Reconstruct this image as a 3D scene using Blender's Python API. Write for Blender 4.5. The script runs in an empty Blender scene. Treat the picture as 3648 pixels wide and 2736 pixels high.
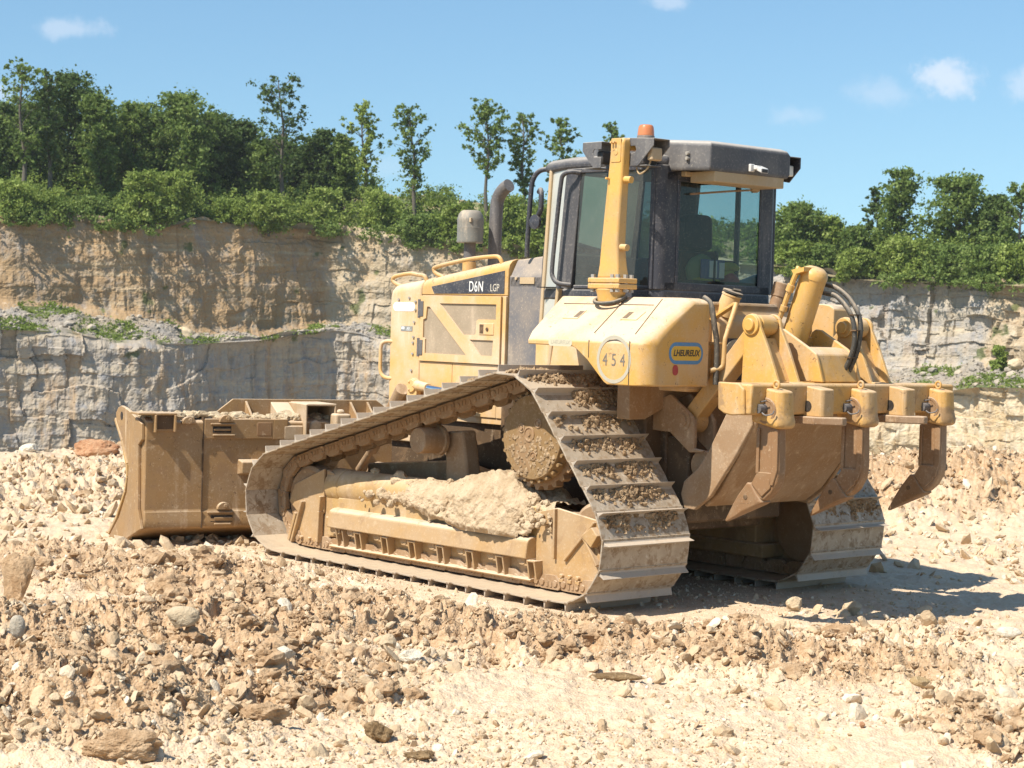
import bpy, bmesh, math, random
import numpy as np
from mathutils import Matrix, Vector
R = math.radians
C = bpy.context.scene.collection
sc = bpy.context.scene
random.seed(7); rng = np.random.default_rng(11)

# ------------------------------------------------------------------ camera, sky, sun, exposure
CAM_Z = 1.9557; PITCH = -1.7917; FPX = 7010.6
cd = bpy.data.cameras.new('camera'); cam = bpy.data.objects.new('camera', cd); C.objects.link(cam)
cam.location = (0, 0, CAM_Z); cam.rotation_euler = (R(90 + PITCH), 0, 0)
cd.sensor_width = 36; cd.lens = FPX / 3648 * 36; cd.clip_start = .1; cd.clip_end = 3000
cd.dof.use_dof = True; cd.dof.focus_distance = 13.3; cd.dof.aperture_fstop = 9
sc.camera = cam
sc.view_settings.view_transform = 'Standard'; sc.view_settings.look = 'None'
sc.view_settings.gamma = 1; sc.view_settings.exposure = 0.58
SUN = Vector((-.457, -.400, .794)).normalized()
sd = bpy.data.lights.new('sun', 'SUN'); sd.energy = 5.0; sd.angle = R(.53); sd.color = (1, .945, .855)
so = bpy.data.objects.new('sun', sd); C.objects.link(so); so.location = SUN * 60
so.rotation_euler = SUN.to_track_quat('Z', 'Y').to_euler()
w = bpy.data.worlds.new('World'); sc.world = w; w.use_nodes = True
wn = w.node_tree.nodes; wl = w.node_tree.links; wn.clear()
def wmath(op, a, b=None, c=None):
    n = wn.new('ShaderNodeMath'); n.operation = op
    for i, v in enumerate((a, b, c)):
        if v is None: continue
        if isinstance(v, (int, float)): n.inputs[i].default_value = v
        else: wl.new(v, n.inputs[i])
    return n.outputs[0]
sky = wn.new('ShaderNodeTexSky'); sky.sky_type = 'NISHITA'; sky.sun_disc = False
sky.sun_elevation = math.asin(SUN.z); sky.sun_rotation = math.atan2(SUN.x, SUN.y)
sky.altitude = 200; sky.air_density = 1.2; sky.dust_density = .6; sky.ozone_density = 2.2
tc = wn.new('ShaderNodeTexCoord'); lift = wn.new('ShaderNodeVectorMath'); lift.operation = 'ADD'; lift.inputs[1].default_value = (0, 0, .07); wl.new(tc.outputs['Generated'], lift.inputs[0]); nrm_ = wn.new('ShaderNodeVectorMath'); nrm_.operation = 'NORMALIZE'; wl.new(lift.outputs[0], nrm_.inputs[0]); wl.new(nrm_.outputs[0], sky.inputs[0])
sx = wn.new('ShaderNodeSeparateXYZ'); wl.new(tc.outputs['Generated'], sx.inputs[0])
wy = wmath('MAXIMUM', sx.outputs[1], .05)
U = wmath('DIVIDE', sx.outputs[0], wy); V = wmath('DIVIDE', sx.outputs[2], wy)
def pxdir(x, y):   # direction (X/Y, Z/Y) of a spot in the sky or on the land
    a = (x / .60636 - 1824) / FPX; b = -(y / .60636 - 1368) / FPX; p = R(PITCH)
    d = math.cos(p) - b * math.sin(p)
    return a / d, (math.sin(p) + b * math.cos(p)) / d
cn = wn.new('ShaderNodeTexNoise'); cn.inputs['Scale'].default_value = 34; cn.inputs['Detail'].default_value = 6; cn.inputs['Roughness'].default_value = .68
wl.new(tc.outputs['Generated'], cn.inputs['Vector'])
cm = None
for x, y, a, b, k in ((150, 62, 100, 24, .4), (1435, 2, 50, 20, .4), (2052, 172, 92, 44, .72), (1900, 204, 95, 36, .28), (1722, 248, 78, 26, .25), (2208, 176, 60, 46, .42), (-4, 195, 40, 42, .5), (840, 365, 60, 40, .16)):
    u0, v0 = pxdir(x, y); s = 1 / .60636 / FPX
    du = wmath('DIVIDE', wmath('SUBTRACT', U, u0), a * s); dv = wmath('DIVIDE', wmath('SUBTRACT', V, v0), b * s)
    d = wmath('SQRT', wmath('ADD', wmath('MULTIPLY', du, du), wmath('MULTIPLY', dv, dv)))
    d = wmath('ADD', d, wmath('MULTIPLY', wmath('SUBTRACT', cn.outputs[0], .5), 3.6))
    mr = wn.new('ShaderNodeMapRange'); mr.interpolation_type = 'SMOOTHSTEP'
    mr.inputs[1].default_value = 1.15; mr.inputs[2].default_value = .1; mr.inputs[3].default_value = 0; mr.inputs[4].default_value = k
    wl.new(d, mr.inputs[0]); cm = mr.outputs[0] if cm is None else wmath('MAXIMUM', cm, mr.outputs[0])
mx = wn.new('ShaderNodeMix'); mx.data_type = 'RGBA'; wl.new(cm, mx.inputs[0]); tn = wn.new('ShaderNodeMix'); tn.data_type = 'RGBA'; tn.blend_type = 'MULTIPLY'; tn.inputs[0].default_value = 1; tn.inputs[7].default_value = (.77, .95, 1.01, 1); wl.new(sky.outputs[0], tn.inputs[6]); wl.new(tn.outputs[2], mx.inputs[6]); mx.inputs[7].default_value = (5.6, 6.1, 6.9, 1)
bg = wn.new('ShaderNodeBackground'); bg.inputs[1].default_value = .103; wl.new(mx.outputs[2], bg.inputs[0])
wo = wn.new('ShaderNodeOutputWorld'); wl.new(bg.outputs[0], wo.inputs[0])

# ------------------------------------------------------------------ materials
M = {}
class NT:
    def __init__(s, name):
        m = bpy.data.materials.new(name); m.use_nodes = True; M[name] = m; s.m = m; s.n = m.node_tree.nodes; s.l = m.node_tree.links
        s.b = s.n['Principled BSDF']; s.co = s.n.new('ShaderNodeTexCoord').outputs['Object']
    def mp(s, sc_=(1, 1, 1)):
        q = s.n.new('ShaderNodeMapping'); q.inputs['Scale'].default_value = sc_; s.l.new(s.co, q.inputs[0]); return q.outputs[0]
    def noise(s, scale, detail=4, rough=.55, vec=None, dist=0):
        q = s.n.new('ShaderNodeTexNoise'); q.inputs['Scale'].default_value = scale; q.inputs['Detail'].default_value = detail; q.inputs['Roughness'].default_value = rough; q.inputs['Distortion'].default_value = dist
        s.l.new(vec or s.co, q.inputs['Vector']); return q.outputs[0]
    def vor(s, scale, feat='F1', vec=None, out=0):
        q = s.n.new('ShaderNodeTexVoronoi'); q.feature = feat; q.inputs['Scale'].default_value = scale; s.l.new(vec or s.co, q.inputs['Vector']); return q.outputs[out]
    def ramp(s, x, a, b, lo=0., hi=1.):
        q = s.n.new('ShaderNodeMapRange'); q.interpolation_type = 'SMOOTHSTEP'
        for i, v in zip((1, 2, 3, 4), (a, b, lo, hi)): q.inputs[i].default_value = v
        s.l.new(x, q.inputs[0]); return q.outputs[0]
    def math(s, op, a, b=0.):
        q = s.n.new('ShaderNodeMath'); q.operation = op
        for i, v in enumerate((a, b)):
            if isinstance(v, (int, float)): q.inputs[i].default_value = v
            else: s.l.new(v, q.inputs[i])
        return q.outputs[0]
    def mix(s, f, a, b, mode='MIX'):
        q = s.n.new('ShaderNodeMix'); q.data_type = 'RGBA'; q.blend_type = mode
        for i, v in ((0, f), (6, a), (7, b)):
            if isinstance(v, (int, float)): q.inputs[i].default_value = v
            elif isinstance(v, tuple): q.inputs[i].default_value = (*v, 1)
            else: s.l.new(v, q.inputs[i])
        return q.outputs[2]
    def nz(s):
        g = s.n.new('ShaderNodeNewGeometry'); q = s.n.new('ShaderNodeSeparateXYZ'); s.l.new(g.outputs['Normal'], q.inputs[0]); return q.outputs[2]
    def pos(s, i):
        q = s.n.new('ShaderNodeSeparateXYZ'); s.l.new(s.co, q.inputs[0]); return q.outputs[i]
    def attr(s, name):
        q = s.n.new('ShaderNodeAttribute'); q.attribute_name = name; return q
    def rnd(s): return s.n.new('ShaderNodeObjectInfo').outputs['Random']
    def bump(s, h, strength=.4, dist=.02):
        q = s.n.new('ShaderNodeBump'); q.inputs['Strength'].default_value = strength; q.inputs['Distance'].default_value = dist
        s.l.new(h, q.inputs['Height']); s.l.new(q.outputs[0], s.b.inputs['Normal'])
    def fin(s, col, rough=.6, metal=0., spec=.5):
        for k, v in (('Base Color', col), ('Roughness', rough), ('Metallic', metal), ('Specular IOR Level', spec)):
            if isinstance(v, tuple): s.b.inputs[k].default_value = (*v, 1)
            elif isinstance(v, (int, float)): s.b.inputs[k].default_value = v
            else: s.l.new(v, s.b.inputs[k])
        return s.m
DUST = (.61, .47, .325); MUD = (.27, .165, .085); LMUD = (.54, .395, .245)
def coated(name, base, amt=.5, top=.55, rough=.5, mud=0., low=0., spec=.4, streak=.25, var=.12, chips=0, dust=None):
    """a surface with dust settled on it (more on what faces up), vertical run marks and caked mud"""
    t = NT(name)
    n1 = t.noise(2.6, 6, .62); n2 = t.noise(55, 3, .6); n3 = t.noise(9, 5, .6, t.mp((1, 1, .18)))
    col = t.mix(t.ramp(n1, .35, .7), base, tuple(c * (1 - var * 2) for c in base))
    up = t.ramp(t.nz(), .15, .95, 0, top)
    d = t.math('ADD', t.ramp(n1, .28, .72, amt * .28, amt * 1.06), up)
    d = t.math('ADD', d, t.ramp(n3, .55, .8, -streak * .5, streak))
    d = t.math('ADD', d, t.ramp(n2, .5, .78, -.08, .16))
    if low: d = t.math('ADD', d, t.ramp(t.pos(2), low, low - 1.1, 0, .5))
    q = t.n.new('ShaderNodeClamp'); t.l.new(d, q.inputs[0]); q.inputs[2].default_value = .96
    col = t.mix(q.outputs[0], col, dust or DUST)
    hgt = t.math('ADD', n2, t.math('MULTIPLY', n1, .6))
    if mud:
        mn = t.noise(4.5, 8, .7, dist=.4); col = t.mix(t.ramp(mn, .5, .62, 0, mud), col, MUD)
        mk = t.noise(14, 6, .7); col = t.mix(t.ramp(mk, .58, .7, 0, mud), col, LMUD)
    sp = t.vor(42); col = t.mix(t.ramp(sp, .13, .05, 0, .5), col, (.66, .54, .38))
    if chips: ch = t.noise(26, 6, .72, dist=.6); col = t.mix(t.ramp(ch, .615, .65, 0, .7), col, (.14, .075, .04)); ru = t.noise(5, 6, .7, t.mp((1, 1, .22))); col = t.mix(t.ramp(ru, .60, .74, 0, .4), col, (.30, .155, .05))
    t.bump(hgt, .18, .004)
    return t.fin(col, t.ramp(q.outputs[0], 0, .8, rough, .9), 0, spec)
YEL = (.58, .32, .075)
coated('paint', YEL, .60, .5, .5, streak=.32, chips=1, mud=.18)
coated('paint_clean', (.64, .36, .09), .40, .4, .42, streak=.22, chips=1)
coated('paint_dusty', YEL, .98, .45, .6, streak=.22)
coated('paint_worn', (.54, .30, .08), .50, .35, .55, mud=.75, streak=.3, chips=1)
coated('undercarriage', (.29, .17, .08), .52, .5, .7, mud=.7, streak=.3)
coated('dark_case', (.10, .06, .03), .12, .3, .7, mud=.4)
coated('blade_steel', (.32, .19, .08), .44, .6, .65, mud=.6, streak=.45, chips=1)
coated('rust_steel', (.25, .135, .06), .46, .4, .55, mud=.55, streak=.35)
coated('black_plastic', (.042, .042, .05), .26, .5, .5, streak=.12, dust=(.46, .41, .35))
coated('grey_plastic', (.12, .12, .13), .42, .35, .6, streak=.15)
coated('exhaust_rust', (.115, .105, .10), .36, .25, .65, dust=(.42, .36, .31))
coated('precleaner', (.22, .21, .18), .45, .3, .5, streak=.6)
coated('rubber_hose', (.06, .055, .045), .25, .5, .6)
coated('tan_liner', (.45, .32, .17), .6, .2, .7)
coated('door_mesh', (.26, .20, .13), .6, .1, .8)
coated('bolt_steel', (.35, .33, .29), .35, .3, .4)
coated('seat_black', (.012, .013, .017), .02, .06, .8)
t = NT('shoe_steel')
n1 = t.noise(5, 7, .65); n2 = t.noise(60, 4, .6); n3 = t.noise(11, 6, .7, dist=.5)
c = t.mix(t.ramp(n1, .35, .65), (.33, .265, .195), (.46, .39, .30)); c = t.mix(t.ramp(n3, .46, .60, 0, .85), c, (.20, .125, .065))
c = t.mix(t.ramp(t.noise(23, 3), .6, .72, 0, .7), c, (.62, .56, .48)); c = t.mix(t.ramp(t.rnd(), 0, 1, 0, .25), c, (.45, .33, .2))
c = t.mix(t.math('MULTIPLY', t.ramp(t.nz(), .45, .95, 0, .9), t.ramp(n1, .25, .6, .55, 1)), c, (.56, .44, .30)); t.bump(t.math('ADD', n2, n3), .3, .006); t.fin(c, t.ramp(n3, .4, .7, .42, .85), .08, .4)
def plain(name, col, rough=.5, metal=0., spec=.5):
    t = NT(name); n = t.noise(30, 4); return t.fin(t.mix(t.ramp(n, .35, .75, 0, .18), col, tuple(min(1, c * .6 + .4 * d) for c, d in zip(col, DUST))), rough, metal, spec)
plain('chrome', (.75, .77, .8), .12, 1.); plain('decal_black', (.03, .028, .026), .55); plain('decal_white', (.74, .72, .66), .55); plain('decal_grey', (.22, .22, .2), .6)
plain('decal_faded', (.50, .45, .36), .7); plain('decal_ring', (.42, .375, .28), .7); plain('decal_digit', (.16, .14, .11), .7); plain('sticker_blue', (.055, .21, .40), .45); plain('sticker_yellow', (.62, .38, .045), .45); plain('sticker_red', (.36, .035, .04), .5)
plain('sticker_pale', (.80, .80, .78), .5); plain('lamp_white', (.72, .68, .58), .3); plain('camera_white', (.58, .56, .52), .5); plain('cloth_yellow', (.42, .38, .05), .9); plain('cloth_blue', (.10, .14, .30), .9); plain('cloth_green', (.18, .26, .12), .9)
plain('bottle_blue', (.20, .38, .46), .2); plain('helmet_red', (.42, .03, .06), .4)
t = NT('beacon_lens'); t.fin((.72, .26, .10), .3); t.b.inputs['Transmission Weight'].default_value = .35
def glass(name, tint, dust, gr=.03):
    t = NT(name); nt = t.n
    tr = nt.new('ShaderNodeBsdfTransparent'); tr.inputs[0].default_value = (*tint, 1)
    gl = nt.new('ShaderNodeBsdfGlossy'); gl.inputs['Roughness'].default_value = gr
    df = nt.new('ShaderNodeBsdfDiffuse'); df.inputs[0].default_value = (.52, .50, .42, 1)
    lw = nt.new('ShaderNodeFresnel'); lw.inputs[0].default_value = 1.45
    a = nt.new('ShaderNodeMixShader'); t.l.new(lw.outputs[0], a.inputs[0]); t.l.new(tr.outputs[0], a.inputs[1]); t.l.new(gl.outputs[0], a.inputs[2])
    f = t.math('ADD', t.ramp(t.noise(1.8, 4), .35, .7, dust * (.45 if dust < .5 else .8), dust), t.ramp(t.noise(40, 3), .55, .75, 0, dust * .4))
    b = nt.new('ShaderNodeMixShader'); t.l.new(f, b.inputs[0]); t.l.new(a.outputs[0], b.inputs[1]); t.l.new(df.outputs[0], b.inputs[2])
    t.l.new(b.outputs[0], nt['Material Output'].inputs[0])
glass('cab_glass', (.58, .68, .66), .06); glass('dusty_glass', (.45, .50, .45), .8, .35); glass('door_glass', (.55, .72, .70), .12)

t = NT('limestone_ground')
rg = t.attr('rough').outputs['Fac']; n1 = t.noise(1.3, 6, .6); n2 = t.noise(28, 5, .62); n3 = t.noise(7, 6, .65); vs = t.vor(75)
pale = t.mix(t.ramp(n2, .35, .68), (.56, .41, .265), (.64, .505, .36)); pale = t.mix(t.ramp(n3, .42, .7, 0, .55), pale, (.51, .36, .22))
brown = t.mix(t.ramp(n2, .3, .7), (.34, .215, .115), (.53, .37, .225)); brown = t.mix(t.ramp(n3, .5, .75, 0, .6), brown, (.42, .275, .155))
k = t.math('ADD', rg, t.ramp(n1, .3, .7, -.25, .3)); c = t.mix(t.ramp(k, .2, .75), pale, brown)
c = t.mix(t.ramp(vs, .3, .12, 0, .45), c, (.62, .53, .40))
t.bump(t.math('ADD', n2, t.math('MULTIPLY', vs, -.8)), .5, .015); t.fin(c, .95, 0, .15)
t = NT('stone'); a = t.attr('tint').outputs['Fac']; n2 = t.noise(30, 5, .65)
c = t.mix(t.ramp(a, 0, .55), (.38, .26, .15), (.53, .395, .25)); c = t.mix(t.ramp(a, .6, 1), c, (.66, .575, .44)); c = t.mix(t.ramp(n2, .4, .7, 0, .55), c, (.49, .36, .22))
t.bump(n2, .9, .015); t.fin(c, .95, 0, .12)
def clod(name, c1, c2):
    t = NT(name); n = t.noise(9, 8, .7); n2 = t.noise(45, 5, .7); c = t.mix(t.ramp(n, .35, .65), c1, c2); c = t.mix(t.ramp(n2, .55, .75, 0, .5), c, (.58, .45, .29))
    t.bump(t.math('ADD', n, n2), .9, .02); t.fin(c, .95, 0, .15)
clod('clod_brown', (.36, .225, .12), (.54, .38, .23)); clod('clod_dark', (.17, .105, .05), (.31, .205, .105)); clod('clod_red', (.36, .17, .085), (.50, .30, .17)); clod('rock_pale', (.62, .53, .39), (.74, .67, .54)); clod('rock_ochre', (.36, .24, .11), (.50, .36, .20)); clod('rock_grey', (.40, .34, .255), (.53, .46, .36)); clod('rock_tan', (.50, .38, .24), (.60, .48, .32))
clod('mud_cake', (.44, .32, .195), (.58, .445, .295)); clod('shoe_mud', (.27, .175, .095), (.46, .33, .20))
def cliffmat(name, c1, c2, c3, band, streak):
    t = NT(name); n1 = t.noise(.16, 6, .65); n2 = t.noise(.9, 7, .68); n3 = t.noise(.8, 5, .6, t.mp((1, 1, .16))); n4 = t.noise(1.1, 5, .6, t.mp((.25, .25, 2.4)))
    c = t.mix(t.ramp(n1, .32, .68), c1, c2); c = t.mix(t.ramp(n2, .5, .72, 0, .75), c, c3); c = t.mix(t.ramp(n3, .5, .72, 0, streak), c, (.36, .20, .08)); c = t.mix(t.ramp(n4, .55, .75, 0, band), c, (.20, .18, .17))
    c = t.mix(t.ramp(t.noise(2.2, 6, .7), .56, .72, 0, .5), c, (.72, .66, .54)); gr = t.attr('grass').outputs['Fac']; c = t.mix(gr, c, (.085, .115, .03))
    t.bump(t.math('ADD', n2, n4), .9, .35); t.fin(c, .95, 0, .1)
def cliffmat2(name, A, B, C3, streak, band):
    t = NT(name); tone = t.attr('tone').outputs['Fac']; n1 = t.noise(.16, 6, .65); n2 = t.noise(.8, 7, .68, dist=.3); n3 = t.noise(.7, 6, .62, t.mp((1, 1, .14))); n4 = t.noise(1.1, 5, .6, t.mp((.25, .25, 2.4)))
    def pal(p): c = t.mix(t.ramp(n1, .32, .68), p[0], p[1]); return t.mix(t.ramp(n2, .46, .70, 0, .85), c, p[2])
    c = t.mix(t.ramp(tone, .18, .42), pal(A), pal(B)); c = t.mix(t.ramp(tone, .58, .85), c, pal(C3))
    c = t.mix(t.ramp(n3, .50, .70, 0, streak), c, (.38, .235, .11)); c = t.mix(t.ramp(t.noise(.55, 6, .6, t.mp((1.3, 1.3, .3))), .56, .72, 0, .4), c, (.23, .225, .23)); c = t.mix(t.ramp(t.noise(.9, 5, .6, t.mp((.12, .12, 1.6))), .52, .68, 0, .45), c, (.50, .40, .26)); c = t.mix(t.ramp(n4, .56, .75, 0, band), c, (.22, .19, .17))
    c = t.mix(t.ramp(t.noise(2.0, 6, .7), .58, .72, 0, .55), c, (.56, .50, .40)); c = t.mix(t.ramp(t.noise(6, 5, .7), .56, .70, 0, .5), c, (.24, .18, .12)); gr = t.attr('grass').outputs['Fac']; c = t.mix(gr, c, (.075, .10, .028))
    t.bump(t.math('ADD', n2, n4), .3, .2); t.fin(c, .95, 0, .1)
cliffmat2('cliff_upper', ((.38, .25, .13), (.31, .21, .12), (.31, .265, .21)), ((.43, .335, .22), (.36, .275, .175), (.47, .405, .31)), ((.40, .34, .26), (.33, .305, .275), (.27, .27, .275)), .3, .25)
cliffmat2('cliff_lower', ((.39, .32, .235), (.35, .305, .25), (.24, .24, .245)), ((.42, .31, .185), (.35, .27, .17), (.33, .30, .26)), ((.54, .44, .30), (.47, .35, .20), (.60, .53, .41)), .7, .25)
cliffmat('bench_rubble', (.34, .275, .195), (.27, .25, .225), (.38, .32, .235), .25, .15)
t = NT('soil_grass'); n = t.noise(.4, 6, .65); t.fin(t.mix(t.ramp(n, .4, .6), (.10, .13, .035), (.30, .23, .13)), .95)
def leafmat(name, c1, c2, c3):
    t = NT(name); a = t.attr('tint').outputs['Fac']; c = t.mix(t.ramp(a, 0, .6), c1, c2); c = t.mix(t.ramp(a, .65, 1), c, c3); c = t.mix(t.ramp(t.rnd(), 0, 1, 0, .35), c, c1)
    t.fin(c, .65, 0, .25); nt = t.n; tl = nt.new('ShaderNodeBsdfTranslucent'); t.l.new(c, tl.inputs[0])
    m = nt.new('ShaderNodeMixShader'); m.inputs[0].default_value = .4; t.l.new(t.b.outputs[0], m.inputs[1]); t.l.new(tl.outputs[0], m.inputs[2]); t.l.new(m.outputs[0], nt['Material Output'].inputs[0])
leafmat('leaf_dark', (.065, .105, .026), (.115, .17, .042), (.20, .255, .08)); leafmat('leaf_mid', (.11, .165, .034), (.19, .26, .06), (.31, .37, .11)); leafmat('leaf_bright', (.16, .22, .038), (.28, .35, .075), (.40, .45, .14))
t = NT('bark'); n = t.noise(6, 6); t.fin(t.mix(n, (.06, .05, .038), (.15, .125, .09)), .9)

# ------------------------------------------------------------------ mesh helpers
def unit(v):
    v = np.asarray(v, float); return v / (np.linalg.norm(v) + 1e-12)
def perp(d):
    a = np.array([0, 0, 1.]) if abs(d[2]) < .9 else np.array([1., 0, 0]); u = unit(np.cross(d, a)); return u, np.cross(d, u)
class MB:
    def __init__(s): s.v = []; s.f = []; s.mi = []; s.cur = 0
    def add(s, vs, fs):
        o = len(s.v); s.v += [tuple(map(float, p)) for p in vs]; s.f += [tuple(i + o for i in f) for f in fs]; s.mi += [s.cur] * len(fs); return s
    def box(s, x0, x1, y0, y1, z0, z1):
        return s.add([(x, y, z) for z in (z0, z1) for x, y in ((x0, y0), (x1, y0), (x1, y1), (x0, y1))], [(3, 2, 1, 0), (4, 5, 6, 7), (0, 1, 5, 4), (1, 2, 6, 5), (2, 3, 7, 6), (3, 0, 4, 7)])
    def loft(s, secs, cap=True, closed=True):
        n = len(secs[0]); vs = [p for q in secs for p in q]; fs = []
        for k in range(len(secs) - 1):
            for i in range(n if closed else n - 1):
                j = (i + 1) % n; fs.append((k * n + i, k * n + j, (k + 1) * n + j, (k + 1) * n + i))
        if cap: fs.append(tuple(range(n))[::-1]); fs.append(tuple((len(secs) - 1) * n + i for i in range(n)))
        return s.add(vs, fs)
    def prism(s, pts, ax, a, b):
        f = {'y': lambda p, c: (p[0], c, p[1]), 'x': lambda p, c: (c, p[0], p[1]), 'z': lambda p, c: (p[0], p[1], c)}[ax]
        return s.loft([[f(p, a) for p in pts], [f(p, b) for p in pts]])
    def cyl(s, p0, p1, r0, r1=None, n=16, cap=True):
        p0 = np.array(p0, float); p1 = np.array(p1, float); r1 = r0 if r1 is None else r1; u, v = perp(unit(p1 - p0))
        ring = lambda p, r: [p + r * (math.cos(2 * math.pi * i / n) * u + math.sin(2 * math.pi * i / n) * v) for i in range(n)]
        return s.loft([ring(p0, r0), ring(p1, r1)], cap)
    def lathe(s, p0, ax, prof, n=20):
        p0 = np.array(p0, float); ax = unit(ax); u, v = perp(ax)
        return s.loft([[p0 + ax * h + r * (math.cos(2 * math.pi * i / n) * u + math.sin(2 * math.pi * i / n) * v) for i in range(n)] for r, h in prof])
    def tube(s, pts, r, n=8, sub=4):
        P = [np.array(p, float) for p in pts]
        if sub > 1 and len(P) > 2:
            q = []
            for i in range(len(P) - 1):
                a, b, c_, d = P[max(i - 1, 0)], P[i], P[i + 1], P[min(i + 2, len(P) - 1)]
                for k in range(sub):
                    t_ = k / sub; q.append(.5 * ((2 * b) + (c_ - a) * t_ + (2 * a - 5 * b + 4 * c_ - d) * t_ ** 2 + (3 * b - a - 3 * c_ + d) * t_ ** 3))
            P = q + [P[-1]]
        secs = []; u = None; rr = r if hasattr(r, '__len__') else [r] * len(P)
        for i, p in enumerate(P):
            d = unit(P[min(i + 1, len(P) - 1)] - P[max(i - 1, 0)])
            u = perp(d)[0] if u is None else unit(u - d * (u @ d)); v = np.cross(d, u); ri = rr[min(int(i * len(rr) / len(P)), len(rr) - 1)]
            secs.append([p + ri * (math.cos(2 * math.pi * k / n) * u + math.sin(2 * math.pi * k / n) * v) for k in range(n)])
        return s.loft(secs)
    def bar(s, p0, p1, w, h, up=(0, 1, 0)):
        p0 = np.array(p0, float); p1 = np.array(p1, float); d = unit(p1 - p0); a = unit(np.cross(d, up)); b = np.cross(a, d)
        q = lambda p: [p + a * w / 2 * i + b * h / 2 * j for i, j in ((-1, -1), (1, -1), (1, 1), (-1, 1))]
        return s.loft([q(p0), q(p1)])
    def build(s, name, mat, parent=None, bevel=0., smooth=35, seg=2):
        me = bpy.data.meshes.new(name); me.from_pydata(s.v, [], s.f); me.validate()
        mats = mat if isinstance(mat, (list, tuple)) else [mat]
        for m in mats: me.materials.append(M[m])
        if len(mats) > 1: me.polygons.foreach_set('material_index', s.mi)
        bm = bmesh.new(); bm.from_mesh(me); bmesh.ops.recalc_face_normals(bm, faces=bm.faces); bm.to_mesh(me); bm.free()
        if smooth: me.shade_smooth(); me.set_sharp_from_angle(angle=R(smooth))
        o = bpy.data.objects.new(name, me); C.objects.link(o)
        if parent: o.parent = parent
        if bevel:
            b = o.modifiers.new('bevel', 'BEVEL'); b.width = bevel; b.segments = seg; b.limit_method = 'ANGLE'; b.angle_limit = R(35); b.harden_normals = True
        wnm = o.modifiers.new('normals', 'WEIGHTED_NORMAL'); wnm.keep_sharp = True; wnm.weight = 90
        return o
def rawmesh(name, V_, F_, mat, parent=None, smooth=False, attrs=()):
    """vertices (n,3) and equal-sized faces (m,k) as one mesh object"""
    V_ = np.ascontiguousarray(V_, np.float32); F_ = np.ascontiguousarray(F_, np.int32); k = F_.shape[1]
    me = bpy.data.meshes.new(name); me.vertices.add(len(V_)); me.vertices.foreach_set('co', V_.ravel())
    me.loops.add(F_.size); me.loops.foreach_set('vertex_index', F_.ravel()); me.polygons.add(len(F_)); me.polygons.foreach_set('loop_start', np.arange(0, F_.size, k, dtype=np.int32))
    me.update(calc_edges=True)
    for an, dom, val in attrs:
        a = me.attributes.new(an, 'FLOAT', dom); a.data.foreach_set('value', np.ascontiguousarray(val, np.float32))
    me.polygons.foreach_set('use_smooth', np.full(len(F_), smooth)); me.materials.append(M[mat])
    o = bpy.data.objects.new(name, me); C.objects.link(o)
    if parent: o.parent = parent
    return o
def tag(o, label=None, cat=None, group=None, kind=None):
    for k, v in (('label', label), ('category', cat), ('group', group), ('kind', kind)):
        if v: o[k] = v
    return o
def empty(name, loc=(0, 0, 0)):
    o = bpy.data.objects.new(name, None); o.empty_display_size = .3; C.objects.link(o); o.location = loc; return o
# value noise
_T = rng.random(65536).astype(np.float32)
def _h(i, j, k): return _T[((i * 73856093) ^ (j * 19349663) ^ (k * 83492791)) & 65535]
def vnoise(p):
    i = np.floor(p).astype(np.int64); f = (p - i).astype(np.float32); f = f * f * (3 - 2 * f); r = 0
    for a in (0, 1):
        for b in (0, 1):
            for c_ in (0, 1):
                r = r + _h(i[:, 0] + a, i[:, 1] + b, i[:, 2] + c_) * (f[:, 0] if a else 1 - f[:, 0]) * (f[:, 1] if b else 1 - f[:, 1]) * (f[:, 2] if c_ else 1 - f[:, 2])
    return r * 2 - 1
def fbm(p, scale, octv=4, gain=.5):
    p = np.asarray(p, np.float64) * scale; a = 1.; r = np.zeros(len(p)); s = 0
    for o in range(octv): r += a * vnoise(p + o * 17.3); s += a; a *= gain; p = p * 2.03
    return r / s
def sst(x, a, b):
    t_ = np.clip((x - a) / (b - a), 0, 1); return t_ * t_ * (3 - 2 * t_)
def ico(sub):
    bm = bmesh.new(); bmesh.ops.create_icosphere(bm, subdivisions=sub, radius=1); v = np.array([x.co[:] for x in bm.verts]); f = np.array([[x.index for x in q.verts] for q in bm.faces]); bm.free(); return v, f
def at(x, y, Y):   # a pixel of the 2212-wide photograph at distance Y
    u, v = pxdir(x, y); return np.array([u * Y, Y, CAM_Z + v * Y])

# ------------------------------------------------------------------ where the bulldozer stands (its own axes: x forward, y left, z up)
MW = Matrix(((-0.6701279971626703, -0.7416578375150636, 0.029531668953630186, 1.229933546210949), (0.7419811860071678, -0.670420703308928, -1.36e-05, 14.327341127804658), (0.019808761448008482, 0.02190279952977239, 0.9995638450557595, -0.021789637592809274), (0, 0, 0, 1)))
MWn = np.array(MW); MWi = np.linalg.inv(MWn)

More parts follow.
